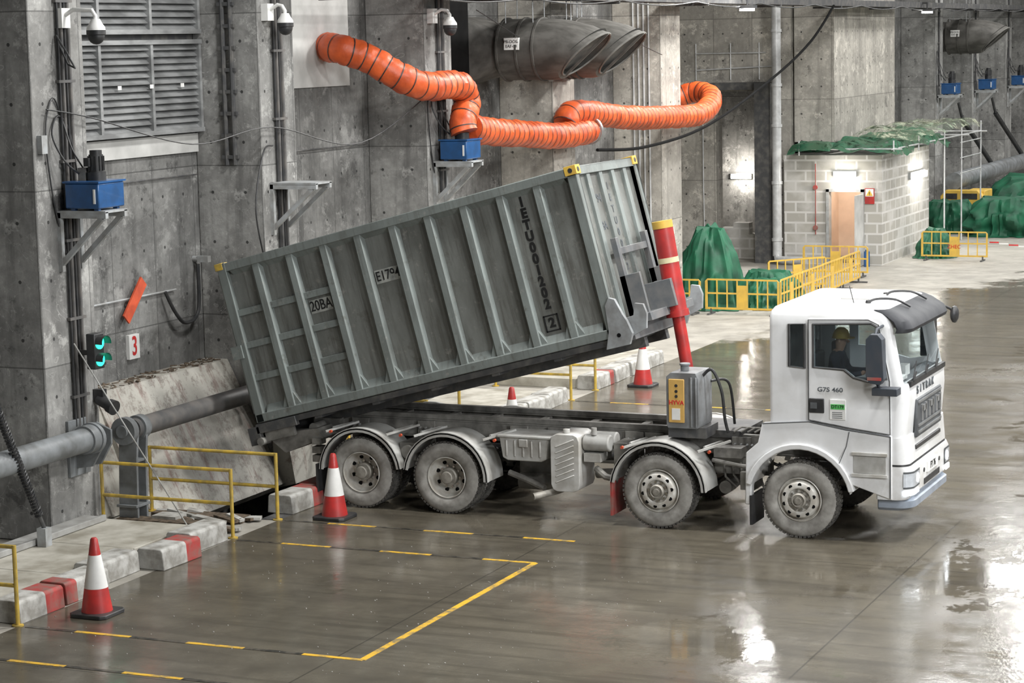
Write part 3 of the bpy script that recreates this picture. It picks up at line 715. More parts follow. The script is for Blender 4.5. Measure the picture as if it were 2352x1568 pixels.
b.box(-18.1,-16.6,27.0,27.25,0,.10,0);b.box(-17.9,-16.4,27.6,27.9,0,.08,0);b.box(-17.6,-17.2,27.15,27.45,0,.14,1)
solo('scrap_timber','dirty planks and rubble lying between two railings','rubble',b,[M['debris'],M['curb']],(-17.2,27.4,0),kind='stuff')
b=MB()
for k in range(200):
    x=random.uniform(-15.9,-9);y=random.uniform(21,27.5);s=random.uniform(.005,.013);b.box(x,x+s,y,y+s,0,s*.5)
solo('floor_litter','scattered tiny pale crumbs on the wet floor','litter',b,M['curb'],(-12,24,0),kind='stuff')
# ------------------------------------------------------------------ floor lines
def dashed(y,x0,x1,off=0):
    b=MB();x=x1;i=off
    while x>x0:
        xn=max(x0,x-.76);b.box(xn,x,y-.035,y+.035,.0005,.004,i%2);x=xn;i+=1
    solo('floor_marking','dashed yellow and black painted bay line','floor marking',b,[M['ylw'],M['blk']],((x0+x1)/2,y,0),'painted bay lines')
for y,of in((20.4,0),(21.72,0),(26.67,0),(28.03,0),(33.0,0),(39.3,0)): dashed(y,-15.9,-11.4,of)
for k in range(-1,1):
    y0=21.72+6.3*k;b=MB();b.box(-11.45,-11.37,y0,y0+4.95,.0005,.0045)
    solo('floor_marking','worn solid yellow line closing a parking bay','floor marking',b,M['ylw'],(-11.4,y0+2.5,0),'painted bay lines')
# ------------------------------------------------------------------ cones
def cone(x,y):
    r=thing('traffic_cone','red and white traffic cone on a black base','traffic cone',(x,y,0),'traffic cones')
    b=MB();b.prism([(x+a,y+c_) for a,c_ in((-.26,-.2),(-.2,-.26),(.2,-.26),(.26,-.2),(.26,.2),(.2,.26),(-.2,.26),(-.26,.2))],'z',0,.05);part('cone_base',b,M['black'],r,.01)
    b=MB();b.lathe([(.19,.05),(.185,.08),(.143,.34)],(x,y,0),'z',28);part('cone_body',b,M['red'],r)
    b=MB();b.lathe([(.075,.74),(.045,.93),(.03,.95),(0,.95)],(x,y,0),'z',28);part('cone_tip',b,M['red'],r)
    b=MB();b.lathe([(.145,.34),(.145,.341),(.077,.74),(.075,.741)],(x,y,0),'z',28);part('reflective_sleeve',b,M['paper'],r)
    return r
c0=cone(-15.42,22.5)
for x,y in((-15.29,28.4),(-15.3,34.9),(-15.32,41.4)): dup(c0,loc=(x,y,0))
# ------------------------------------------------------------------ dump container
TH=math.radians(14.45);CW=2.42;CL=5.95;CH=2.45;Y0=29.19
cont=thing('dump_container','grey-green ribbed steel waste container tipped up on the truck','container',(-16.93,Y0,1.19),rot=(0,-TH,0),local=True)
def rib(b,x,y,s,z0,z1,w=.13,d=.085,m=0):
    b.prism([(x-w/2,y),(x-w*.34,y-s*d),(x+w*.34,y-s*d),(x+w/2,y)],'z',z0,z1,m)
xs=[.59*i for i in range(1,10)]
b=MB()
b.box(0,CL,.10,.13,.1,CH-.08);b.box(0,CL,CW-.13,CW-.10,.1,CH-.08);b.box(0,CL,.1,CW-.1,.08,.12);b.box(CL-.10,CL-.07,.1,CW-.1,.1,CH-.08)
part('side_panel',b,M['contpan'],cont,split=True)
for x in xs:
    for y,s in((.11,1),(CW-.11,-1)):
        b=MB();rib(b,x,y,s,.12,CH-.1,.165,.10)
        b.prism([(x-.17,.13),(x+.17,.13),(x+.06,.36),(x-.06,.36)],'y',.035 if s>0 else CW-.11,.11 if s>0 else CW-.035)
        part('side_rib',b,M['contrib'],cont,.008)
for y in(.5,.98,1.46,1.94): b=MB();b.box(CL-.08,CL-.02,y-.06,y+.06,.1,CH-.1);part('end_rib',b,M['contrib'],cont,.008)
for y0,y1 in((.05,.11),(CW-.11,CW-.05)):
    for z in(.62,1.12,1.62): b=MB();b.box(.05,1.74,y0,y1,z,z+.1);part('cross_bar',b,M['contrib'],cont,.006)
b=MB()
for y0,y1 in((0,.13),(CW-.13,CW)):
    b.box(-.03,CL+.0,y0,y1,CH-.13,CH);b.box(-.05,CL+.0,y0,y1,0,.13)
    b.box(-.06,.08,y0,y1,0,CH);b.box(CL-.14,CL,y0,y1,0,CH)
b.box(CL-.13,CL,0,CW,CH-.13,CH);b.box(CL-.13,CL,0,CW,0,.14);b.box(-.05,.08,0,CW,CH-.13,CH)
part('frame_rail',b,M['cont'],cont,.01)
b=MB()
for i,x in enumerate([.08]+xs):
    x1=(xs+[CL-.14])[i]
    b.add([(x+.06,.02,CH-.13),(x1-.06,.02,CH-.13),(x1-.06,.10,CH-.20),(x+.06,.10,CH-.20)],[[0,1,2,3]])
    b.add([(x+.06,.02,.12),(x1-.06,.02,.12),(x1-.06,.10,.24),(x+.06,.10,.24)],[[0,1,2,3]])
part('panel_flange',b,M['cont'],cont,split=True)
for y in(-.01,CW-.16):
    b=MB();b.box(CL-.16,CL+.02,y,y+.17,CH-.11,CH+.02)
    b.cyl((CL-.07,y-.003,CH-.045),(CL-.07,y+.01,CH-.045),.035,m=1);b.cyl((CL+.021,y+.085,CH-.045),(CL+.026,y+.085,CH-.045),.035,m=1)
    part('corner_casting',b,[M['yelp'],M['black']],cont,.008)
    b=MB();b.box(-.09,.05,y,y+.17,CH-.09,CH+.015);part('corner_casting',b,[M['yellow'],M['black']],cont,.008)
b=MB();b.box(-.06,-.02,.12,CW-.12,.1,CH-.1)
for z in(.5,1.1,1.7,2.2): b.box(-.11,-.05,.1,CW-.1,z,z+.1)
for y in(.14,CW-.2): b.cyl((-.12,y,.15),(-.12,y,2.3),.03)
b.box(-.16,.02,-.03,.06,1.0,1.2)
part('tail_door',b,M['cont'],cont)
b=MB();b.box(.0,CL-.1,.14,CW-.14,.12,CH-.22);part('waste_load',b,M['debris'],cont)
s='IETU001202'
for i,ch in enumerate(s): text(ch,.19,(5.0,.094,2.16-i*.165),RY,M['txt'],cont,sx=.92,bold=.010)
b=MB()
for z0,z1,x0,x1 in((.285,.305,4.89,5.11),(.505,.525,4.89,5.11),(.285,.525,4.885,4.905),(.285,.525,5.095,5.115)): b.box(x0,x1,.088,.096,z0,z1)
part('lettering_border',b,M['txt'],cont);text('2',.185,(5.0,.094,.405),RY,M['txt'],cont,bold=.009)
b=MB();b.box(2.46,2.86,.085,.098,1.56,1.76);b.box(1.28,1.66,.085,.098,1.38,1.58);part('stencil_patch',b,M['stencil'],cont,split=True)
text('E1794',.20,(2.67,.083,1.66),RY,M['txt'],cont,sx=.80,bold=.002);text('20BA',.215,(1.47,.083,1.48),RY,M['txt'],cont,sx=.78,bold=.002)
for i,ch in enumerate('IETU0012'): text(ch,.15,(CL-.066,1.22,2.1-i*.17),RX,M['txtg'],cont,bold=.003)
text('794',.17,(CL-.066,.74,1.95),RX,M['txtg'],cont,bold=.003);text('BA',.17,(CL-.066,.74,1.55),RX,M['txtg'],cont,bold=.003)
# ------------------------------------------------------------------ TRUCK
YC=30.40
T=thing('tipper_truck','white four-axle tipper truck with a dusty grey chassis','truck',(-12,YC,0))
def wheelmesh():
    tb=MB();tb.lathe([(.295,.06),(.31,.035),(.35,.012),(.41,.0),(.46,.006),(.495,.025),(.512,.045)],(0,0,0),'y',64,0)
    tb.lathe([(.512,.045),(.52,.07),(.52,.25),(.505,.285),(.41,.31),(.30,.28)],(0,0,0),'y',64,1)
    for k in range(54):
        a=2*math.pi*k/54
        for y0,y1,off in((.035,.12,0),(.135,.19,.05),(.205,.28,0)):
            a2=a+off;c_,s_=math.cos(a2),math.sin(a2)
            tb.beam((.518*c_,y0,.518*s_),(.518*c_,y1,.518*s_),.042,.03,1,up=(c_,0,s_))
    return mesh_of(tb)
TIRE=wheelmesh()
fr=MB();fr.lathe([(.297,.055),(.305,.028),(.295,.02),(.288,.05),(.268,.075),(.258,.03),(.235,-.005),(.19,-.022),(.165,-.018),(.16,.02),(.10,.022)],(0,0,0),'y',48)
fh=MB();fh.lathe([(.105,.022),(.10,-.045),(.085,-.06),(.075,-.045),(.05,-.045),(.045,-.075),(0,-.078)],(0,0,0),'y',32);HUBF=mesh_of(fh)
rr=MB();rr.lathe([(.297,.055),(.305,.028),(.293,.022),(.285,.10),(.262,.15),(.25,.175),(.19,.20),(.165,.185),(.12,.185)],(0,0,0),'y',48)
for k in range(10):
    a=2*math.pi*(k+.5)/10;fr.cyl((.213*math.cos(a),.02,.213*math.sin(a)),(.213*math.cos(a),-.0175,.213*math.sin(a)),.026,n=14,m=1)
for k in range(8):
    a=2*math.pi*(k+.5)/8;rr.cyl((.218*math.cos(a),.20,.218*math.sin(a)),(.218*math.cos(a),.180,.218*math.sin(a)),.03,n=14,m=1)
RIMF=mesh_of(fr);RIMR=mesh_of(rr)
fn=MB();fn.cyl((0,.03,0),(0,-.012,0),.018,n=6);NUT=mesh_of(fn)
rh=MB();rh.lathe([(.135,.19),(.13,.10),(.115,.085),(.095,.085),(.09,.03),(.08,.02),(0,.018)],(0,0,0),'y',32);HUBR=mesh_of(rh)
AX=[(-8.55,1),(-10.59,1),(-13.85,0),(-15.24,0)]
for x,front in AX:
    for side in(0,1):
        y=29.14 if side==0 else 31.66
        w=obj('wheel',TIRE,[M['tire'],M['tread']],T,0,None,(x+12,y-YC,.532))
        if side:w.rotation_euler=(0,0,math.pi)
        else: w.rotation_euler.y=random.uniform(0,1)
        obj('rim',RIMF if front else RIMR,[M['rim'],M['dark']],w);obj('hub',HUBF if front else HUBR,M['hub'],w)
        if side==0:
            for k in range(10):
                a=2*math.pi*k/10;rad=.13 if front else .155
                obj('wheel_nut',NUT,M['chrome'],w,0,None,(rad*math.cos(a),0 if front else .16,rad*math.sin(a)))
        if not front: obj('inner_tire',TIRE,[M['tread'],M['tread']],w,0,None,(0,.34,0))
for x,f in AX:
    b=MB();b.cyl((x,29.4,.53),(x,31.4,.53),.075);b.sph((x,YC,.55),.2 if not f else .08,16)
    part('axle',b,M['steeld'],T)
    for y in(YC-.43,YC+.43):
        b=MB()
        for k in range(4): b.tube([(x-.62+.08*k,y,.86),(x-.3,y,.74-.03*k),(x+.3,y,.74-.03*k),(x+.62-.08*k,y,.86)],.022,6)
        part('leaf_spring',b,M['steeld'],T)
b=MB();b.cyl((-14.9,YC,.6),(-9.3,YC,.85),.06);part('drive_shaft',b,M['steeld'],T)
b=MB()
for s in(-1,1):
    y=YC+s*.43
    b.box(-16.1,-7.7,y-.04,y+.04,.97,1.0);b.box(-16.1,-7.7,y-.04,y+.04,1.22,1.25);b.box(-16.1,-7.7,y+s*.025-.01,y+s*.025+.01,1.0,1.22)
    b.box(-16.1,-10.6,y-.05,y+.05,1.25,1.32)
for x in(-16.0,-15.2,-14.4,-13.7,-12.9,-12.1,-11.3,-10.7,-9.9,-9.2): b.box(x-.05,x+.05,YC-.42,YC+.42,1.05,1.22)
for x in(-15.6,-14.5,-13.0,-12.4,-11.2,-10.9,-9.6):
    for s in(-1,1): 
        y=YC+s*.5;b.box(x-.14,x+.14,y-.02,y+.02,.80,1.22)
part('chassis_frame',b,M['steel'],T,.004)
b=MB()
for x in(-15.6,-14.5,-13.0,-12.4,-11.2,-10.9,-9.6,-9.35):
    for i in range(3):
        for j in range(3): b.cyl((x-.09+.09*i,YC-.56,.88+.12*j),(x-.09+.09*i,YC-.52,.88+.12*j),.014,n=6)
o=part('frame_bolts',b,M['bracket'],T);o['kind']='stuff'
b=MB();b.box(-9.95,-9.15,29.75,29.95,.72,.96);b.box(-9.9,-9.5,29.55,29.8,.98,1.12);b.tube([(-9.9,29.5,.95),(-9.5,29.45,.9),(-9.1,29.5,.86)],.03)
b.box(-11.35,-11.15,29.45,29.9,.75,1.12);b.cyl((-11.7,29.7,.62),(-11.35,29.62,.66),.07);b.tube([(-11.6,29.4,.75),(-11.42,29.3,.66),(-11.25,29.35,.62)],.05)
b.box(-14.68,-14.42,29.35,29.9,.72,.98);b.cyl((-14.54,29.3,.85),(-14.54,29.9,.85),.10);b.tube([(-13.0,29.5,.6),(-12.7,29.5,.5),(-12.4,29.4,.42)],.045)
b.box(-9.5,-9.3,29.5,29.9,.55,.8);b.cyl((-9.75,29.6,.55),(-9.75,29.9,.55),.09);b.box(-13.0,-12.3,29.9,30.0,.5,.8);b.cyl((-12.9,29.7,.45),(-12.3,29.7,.45),.12)
for k in range(6): b.tube([(-9.7+.1*k,29.85,1.3),(-9.6+.1*k,29.9,1.36),(-9.2+.05*k,30.1,1.32),(-9.05,30.2,1.3)],.014)
for k in range(5): b.tube([(-9.8+.12*k,29.7,.9),(-9.75+.12*k,29.62,.7+.03*k),(-9.6+.1*k,29.65,.55)],.016)
part('underbody_fitting',b,M['steel'],T,split=True)
def arc(cx,cz,R,a0,a1,n=18): return [(cx+R*math.cos(math.radians(a0+(a1-a0)*i/n)),cz+R*math.sin(math.radians(a0+(a1-a0)*i/n))) for i in range(n+1)]
def fender(cx,R,a0,a1,mat,y0=29.12,w=.58,cz=.53):
    for s in(0,1):
        ya,yb=(y0,y0+w) if s==0 else(2*YC-y0-w,2*YC-y0)
        b=MB();b.prism(arc(cx,cz,R,a0,a1)+arc(cx,cz,R-.02,a1,a0),'y',ya,yb)
        yo=ya if s==0 else yb-.015
        b.prism(arc(cx,cz,R,a0,a1)+arc(cx,cz,R-.055,a1,a0),'y',yo,yo+.015)
        b.prism(arc(cx,cz,R+.012,a0,a1)+arc(cx,cz,R-.01,a1,a0),'y',(ya if s==0 else yb-.06),(ya+.06 if s==0 else yb))
        part('mudguard',b,mat,T)
fender(-15.24,.665,8,178,M['fend']);fender(-13.85,.665,-2,172,M['fend']);fender(-10.59,.70,2,172,M['fend'])
b=MB()
for x in(-15.75,-14.75,-14.3,-13.2,-11.05,-9.95):
    b.tube([(x,29.3,1.16),(x+.05,29.8,1.15),(x+.05,30.0,1.12)],.018);b.beam((x-.05,29.15,1.12),(x+.3,29.55,1.22),.03,.03)
part('mudguard_stay',b,M['fend'],T,split=True)
b=MB()
for x in(-15.7,-14.55,-13.05,-11.1,-9.82): b.cyl((x,29.1,1.13),(x,29.14,1.13),.022,n=12)
part('marker_lamp',b,M['orangeb'],T,split=True)
b=MB();b.box(-11.30,-11.27,29.15,29.7,.14,.62);part('mudflap',b,M['redw'],T)
b=MB();b.box(-9.26,-9.22,29.16,29.7,.14,.55);b.box(-15.99,-15.96,29.15,29.75,.2,.62);part('mudflap',b,M['black'],T,split=True)
b=MB();b.prism([(-13.05,1.16),(-13.0,.86),(-12.92,.82),(-12.4,.82),(-12.32,.86),(-12.28,1.16)],'y',29.28,29.85);b.box(-13.08,-12.25,29.26,29.85,1.15,1.19)
for k in range(5): b.box(-12.95+.13*k,-12.92+.13*k,29.265,29.29,.88,1.12)
b.box(-12.74,-12.60,29.255,29.28,1.02,1.14)
part('battery_box',b,M['fend'],T,.012)
b=MB()
tp=[(-12.23,.52),(-12.20,.45),(-12.14,.42),(-11.88,.42),(-11.82,.45),(-11.79,.52),(-11.79,1.15),(-11.82,1.22),(-11.88,1.25),(-12.14,1.25),(-12.20,1.22),(-12.23,1.15)]
b.prism(tp,'y',29.22,29.82)
for k in range(7):
    z=.55+.085*k;b.beam((-12.15,29.215,z),(-11.87,29.215,z+.12),.02,.028,up=(0,-1,0))
b.cyl((-12.03,29.35,1.25),(-12.03,29.35,1.31),.05);part('urea_tank',b,M['whitedirt'],T,.01)
for c_ in(((-11.78,29.42,1.12),(-11.38,29.42,1.12)),((-11.78,29.68,1.12),(-11.38,29.68,1.12))): b=MB();b.cyl(c_[0],c_[1],.12);part('air_tank',b,M['fend'],T,.02)
b=MB();b.box(-11.75,-11.5,29.3,29.75,.86,.98);b.cyl((-11.62,29.38,1.24),(-11.62,29.38,1.34),.04);part('tank_bracket',b,M['fend'],T,split=True)
b=MB();b.tube(catmull([(-12.1,29.6,.42),(-12.25,29.4,.38),(-12.38,29.2,.36),(-12.46,29.1,.35)],4),.05,12);part('exhaust_pipe',b,M['hub'],T)
b=MB();b.box(-12.9,-11.6,31.0,31.5,.5,1.1);part('fuel_tank',b,M['fend'],T,.05)
b=MB();b.prism([(-10.52,1.45),(-10.50,1.40),(-10.07,1.40),(-10.05,1.45),(-10.05,2.10),(-10.09,2.18),(-10.45,2.18),(-10.52,2.12)],'y',29.35,29.95)
for x in(-10.15,-10.08): b.cyl((x,29.34,1.42),(x,29.34,2.12),.016,n=8)
b.cyl((-10.31,29.55,2.18),(-10.31,29.55,2.26),.06);b.cyl((-10.31,29.55,2.26),(-10.31,29.55,2.29),.075);part('oil_tank',b,M['tank'],T,.02)
b=MB();b.box(-10.48,-10.25,29.33,29.352,1.48,2.09);part('tank_panel',b,M['ypanel'],T,.008)
text('HYVA',.085,(-10.365,29.328,1.76),RY,M['redt'],T,bold=.002)
b=MB()
for z in(2.0,1.92,1.85): b.cyl((-10.365,29.325,z),(-10.365,29.335,z),.022,n=12)
b.box(-10.43,-10.31,29.325,29.332,1.52,1.68,1);part('tank_gauge',b,[M['black'],M['paper']],T,split=True)
b=MB();b.box(-10.53,-9.98,29.45,30.0,1.25,1.40);b.box(-10.4,-9.6,29.9,30.9,1.2,1.3);part('tank_base',b,M['steeld'],T)
b=MB();b.tube(catmull([(-10.08,29.6,2.1),(-9.93,29.6,2.2),(-9.81,29.65,1.9),(-9.78,29.7,1.5),(-9.75,29.75,1.3)]),.022,8)
b.tube(catmull([(-10.05,29.9,2.0),(-9.85,30.1,1.95),(-9.8,30.2,1.35)]),.02,8);part('oil_hose',b,M['black'],T,split=True)
A=Vector((-10.42,YC,1.2));B=Vector((-10.93,YC,4.20));D=(B-A)
b=MB();b.cyl(A,A+D*.60,.09,n=24);b.cyl(A+D*.02,A+D*.10,.13,n=24);part('ram_rod',b,M['red'],T)
b=MB();b.cyl(A+D*.545,A+D*.985,.145,n=28);b.cyl(A+D*.545,A+D*.575,.168,n=28);part('ram_cylinder',b,M['red'],T)
b=MB();b.cyl(A+D*.965,B,.149,n=28);part('ram_cap',b,M['yelp'],T)
b=MB();b.cyl(A+D*.80,A+D*.825,.1485,n=28);part('ram_band',b,M['cream'],T)
def tl(x,y,z):
    return Vector((-16.93+x*math.cos(TH)-z*math.sin(TH),Y0+y,1.19+x*math.sin(TH)+z*math.cos(TH)))
def tiltmb(fn):
    m=MB();fn(m);m.v=[tuple(tl(*v)) for v in m.v];return m
def f1(m):
    for y in(.72,1.60): m.box(-.15,CL+.1,y,y+.12,-.26,-.02)
    for x in(-.1,.9,1.9,2.9,3.9,4.9,5.8): m.box(x,x+.12,.05,CW-.05,-.14,-.02)
    m.box(-.25,-.05,0,CW,-.32,-.05);m.box(-.1,.6,.0,.1,-.16,-.02);m.box(-.1,CL,.03,.12,-.1,-.01)
part('tilt_frame',tiltmb(f1),M['steeld'],T,.005)
for y in(-.03,CW-.05):
    def f2(m):
        m.prism([(CL-.2,-.14),(CL+.16,-.14),(CL+.24,.0),(CL+.20,.20),(CL+.16,.30),(CL+.10,.52),(CL+.02,.56),(CL-.06,.46),(CL-.1,.1)],'y',y,y+.07)
        m.prism([(CL+.16,-.05),(CL+.42,.02),(CL+.48,.22),(CL+.46,.36),(CL+.34,.40),(CL+.28,.24),(CL+.16,.22)],'y',y+.1,y+.16)
        m.cyl((CL+.04,y-.008,.02),(CL+.04,y,.02),.03,m=1)
    part('headboard_bracket',tiltmb(f2),[M['headb'],M['dark']],T,.006)
def f3(m):
    for y in(.55,1.75):
        m.box(CL+.03,CL+.12,y,y+.10,-.1,1.35);m.box(CL+.03,CL+.34,y,y+.06,.1,.8)
    m.box(CL+.03,CL+.10,.6,1.82,1.1,1.2);m.box(CL+.03,CL+.45,.3,2.1,.10,.22);m.box(CL+.2,CL+.60,.98,1.06,.2,.6);m.box(CL+.2,CL+.60,1.36,1.44,.2,.6)
    m.box(CL+.03,CL+.2,.15,2.2,-.1,.08)
part('headboard_frame',tiltmb(f3),M['headd'],T,.006)
def f4(m):
    m.cyl((-.05,-.05,-.28),(-.05,CW+.05,-.28),.06);m.box(.0,.5,.05,.12,-.30,-.16)
part('pivot_shaft',tiltmb(f4),M['steel'],T)
b=MB();b.prism([(-16.95,.98),(-16.6,.72),(-15.95,.98),(-16.05,1.12)],'y',29.35,31.45);b.box(-16.35,-15.9,YC-.6,YC+.6,.9,1.2);b.cyl((-16.2,29.5,1.1),(-16.2,31.3,1.1),.07)
for k in range(3): b.box(-16.12,-15.99,29.3,29.5,.62+.13*k,.72+.13*k)
part('rear_underrun',b,M['steel'],T)
# ---------------- cab
def ring(xb,xf,y0,y1,rb_,rf,n=7):
    P=[]
    for cx_,cy_,rx,ry,a0 in((xb+rb_,y0+rb_,rb_,rb_,180),(xf-rf,y0+rf*1.1,rf,rf*1.1,270),(xf-rf,y1-rf*1.1,rf,rf*1.1,0),(xb+rb_,y1-rb_,rb_,rb_,90)):
        for i in range(n):
            a=math.radians(a0+90*i/(n-1));P.append((cx_+rx*math.cos(a),cy_+ry*math.sin(a)))
    return P
def loft(levels,m=0,cap=True):
    b=MB();R=[]
    for z,xb,xf,y0,y1,rb_,rf in levels: R.append([(x,y,z) for x,y in ring(xb,xf,y0,y1,rb_,rf)])
    n=len(R[0]);vs=sum(R,[])
    fs=[[k*n+i,k*n+(i+1)%n,(k+1)*n+(i+1)%n,(k+1)*n+i] for k in range(len(R)-1) for i in range(n)]
    if cap: fs+=[list(range(n))[::-1],list(range((len(R)-1)*n,len(R)*n))]
    return b.add(vs,fs,m)
def keepf(m,fn):
    k=[(f,q) for f,q in zip(m.f,m.mi) if all(fn(m.v[i]) for i in f)];m.f=[a for a,_ in k];m.mi=[a for _,a in k]
    used=sorted({i for f in m.f for i in f});mp={o:i for i,o in enumerate(used)};m.v=[m.v[i] for i in used];m.f=[[mp[i] for i in f] for f in m.f];return m
def front_only(m,x): return keepf(m,lambda v:v[0]>x)
ya,yb=29.19,31.55
LV=[(1.44,-8.98,-7.12,ya,yb,.06,.15),(1.9,-8.98,-7.08,ya,yb,.06,.15),(2.12,-8.98,-7.09,ya,yb,.06,.15),(2.2,-8.98,-7.12,ya,yb,.06,.15),(2.9,-8.98,-7.25,ya,yb,.06,.15),
(3.04,-8.98,-7.29,ya+.005,yb-.005,.06,.15),(3.10,-8.965,-7.33,ya+.03,yb-.03,.07,.15),(3.15,-8.93,-7.40,ya+.08,yb-.08,.08,.15),(3.18,-8.86,-7.52,ya+.17,yb-.17,.1,.16),(3.19,-8.7,-7.7,ya+.4,yb-.4,.12,.16)]
body=loft(LV)
inner=loft([(1.52,-8.92,-7.18,ya+.06,yb-.06,.06,.13),(2.2,-8.92,-7.18,ya+.06,yb-.06,.06,.13),(2.9,-8.92,-7.31,ya+.06,yb-.06,.06,.13),(3.06,-8.9,-7.44,ya+.14,yb-.14,.06,.13)])
DW=[(-8.35,2.36),(-8.35,2.94),(-7.56,2.97),(-7.47,2.92),(-7.35,2.23),(-7.6,2.19),(-7.8,2.24),(-7.93,2.34)]
QW=[(-8.69,2.36),(-8.69,2.93),(-8.48,2.94),(-8.48,2.34)]
cd=MB().prism(DW,'y',28.9,31.9);cq=MB().prism(QW,'y',28.9,31.9);cw=MB().box(-7.6,-6.6,29.26,31.48,2.16,2.91)
me=cut(body,[inner,cd,cq,cw],(-12,YC,0));cab=obj('cab',me,M['white'],T)
lowp=[(-9.33,.42),(-9.31,1.14),(-9.14,1.29),(-9.08,1.56),(-8.42,1.62),(-7.9,1.52),(-7.28,1.47),(-7.28,.60),(-7.83,.78)]+arc(-8.55,.53,.70,8,168,16)+[(-9.24,.42)]
for y0,y1,ya_,yb_ in((29.17,29.30,29.12,29.8),(31.44,31.57,30.95,31.62)):
    b=MB();b.prism(lowp,'y',y0,y1);b.prism(arc(-8.55,.53,.78,12,166,16)+arc(-8.55,.53,.70,166,12,16),'y',ya_,yb_);part('front_wing',b,M['white'],T,.015)
b=MB();b.box(-7.82,-7.34,29.14,29.18,1.19,1.23);b.box(-7.82,-7.34,29.14,29.18,.90,.94);b.box(-7.80,-7.36,29.160,29.175,.95,1.18,1);part('step',b,[M['whitedirt'],M['fend']],T)
b=MB();b.tube([(-7.30,29.165,.62),(-7.30,29.165,1.46)],.008,5);b.tube([(-9.07,29.165,1.56),(-8.42,29.165,1.615),(-7.9,29.165,1.53),(-7.3,29.165,1.46)],.009,5);b.tube([(-8.0,29.13,1.05),(-7.9,29.165,1.3),(-7.86,29.165,1.5)],.006,5);part('panel_seam',b,M['greyp'],T,split=True)
dp=[(-8.42,1.64),(-8.42,3.0),(-7.60,3.02),(-7.46,2.96),(-7.31,2.2),(-7.30,1.49),(-7.9,1.56)]
me=cut(MB().prism(dp,'y',29.165,29.192),[MB().prism(DW,'y',28.9,31.9)],(-12,YC,0));door=obj('door',me,M['white'],T)
b=MB();P=[(x,29.163,z) for x,z in dp];b.tube(P+[P[0]],.007,4);part('door_gap',b,M['black'],T,parent=door)
b=MB();P=[(x,29.16,z) for x,z in DW];b.tube(P+[P[0],P[1]],.017,6);part('window_seal',b,M['black'],T,parent=door)
b=MB();b.prism(DW,'y',29.20,29.206);part('window_glass',b,M['glass'],T,parent=door)
b=MB();b.box(-8.41,-8.20,29.145,29.17,1.74,1.94);part('door_handle',b,M['black'],T,.02,parent=door)
b=MB();b.box(-8.39,-8.30,29.135,29.15,1.80,1.88);part('handle_latch',b,M['greyp'],T,parent=door)
b=MB();P=[(x,29.18,z) for x,z in QW];b.tube(P+[P[0],P[1]],.02,6);part('window_seal',b,M['black'],T,parent=cab)
b=MB();b.prism(QW,'y',29.20,29.206);b.prism(QW,'y',31.53,31.54);b.prism(DW,'y',31.53,31.54);part('window_glass',b,M['glass'],T,parent=cab,split=True)
b=MB();b.box(-8.90,-8.86,29.3,31.4,1.6,3.0);part('cab_lining',b,M['lining'],T,parent=cab)
ws=front_only(loft([(2.14,-8.9,-7.115,ya+.02,yb-.02,.06,.15),(2.2,-8.9,-7.135,ya+.02,yb-.02,.06,.15),(2.9,-8.9,-7.265,ya+.02,yb-.02,.06,.15)],cap=False),-7.5);part('windshield',ws,M['glassw'],T,parent=cab)
for y0 in(29.5,30.2,30.8):
    b=MB();b.beam((-7.075,y0,2.2),(-7.16,y0+.55,2.36),.012,.02);b.beam((-7.07,y0,2.17),(-7.09,y0+.25,2.26),.02,.02);part('wiper',b,M['black'],T,parent=cab)
b=MB();b.box(-7.12,-7.065,29.36,31.38,2.11,2.18);part('wiper_cowl',b,M['black'],T,parent=cab)
# smoked visor: solid shell wrapping the top of the windscreen
vis=MB();no=13
prof=[(2.85,-7.06),(2.90,-7.04),(3.00,-7.09),(3.10,-7.24),(3.15,-7.36)]
for off in(0,.02):
    for z,xf in prof:
        rg=[p for p in ring(-8.9,xf-off,ya+.0+off+.05*max(0,(z-3.0)/.15),yb-.0-off-.05*max(0,(z-3.0)/.15),.06,.17,7)[7:21]]
        vis.v+=[(x,y,z-off*.4) for x,y in rg]
n=14;Lp=len(prof)
def vi(o,k,i): return o*Lp*n+k*n+i
for k in range(Lp-1):
    for i in range(n-1):
        vis.f.append([vi(0,k,i),vi(0,k,i+1),vi(0,k+1,i+1),vi(0,k+1,i)]);vis.mi.append(0)
        vis.f.append([vi(1,k,i+1),vi(1,k,i),vi(1,k+1,i),vi(1,k+1,i+1)]);vis.mi.append(0)
for i in range(n-1):
    for k in(0,Lp-1): vis.f.append([vi(0,k,i),vi(0,k,i+1),vi(1,k,i+1),vi(1,k,i)]);vis.mi.append(0)
for k in range(Lp-1):
    for i in(0,n-1): vis.f.append([vi(0,k,i),vi(0,k+1,i),vi(1,k+1,i),vi(1,k,i)]);vis.mi.append(0)
part('sun_visor',vis,M['smoke'],T,parent=cab)
b=MB();b.box(-8.2,-7.7,30.0,30.8,3.185,3.21);part('roof_hatch',b,M['whitedirt'],T,.01,parent=cab)
for y0 in(29.65,30.6):
    b=MB();b.tube(catmull([(-7.75,y0,3.17),(-7.65,y0+.1,3.23),(-7.4,y0+.2,3.22),(-7.22,y0+.3,3.12)]),.016);b.sph((-7.72,y0-.02,3.2),.04,8);part('roof_horn',b,M['black'],T,parent=cab)
b=MB();b.cyl((-7.9,29.6,3.15),(-7.97,29.6,3.42),.006,n=6);part('antenna',b,M['black'],T,parent=cab)
b=MB();b.prism([(-7.55,2.30),(-7.50,2.22),(-7.36,2.20),(-7.31,2.28),(-7.33,2.80),(-7.39,2.87),(-7.49,2.87),(-7.55,2.80)],'y',28.84,29.02);b.tube([(-7.4,29.25,2.95),(-7.44,29.0,2.92),(-7.44,28.93,2.85)],.02);b.tube([(-7.35,29.2,2.12),(-7.4,29.0,2.12),(-7.42,28.93,2.22)],.025)
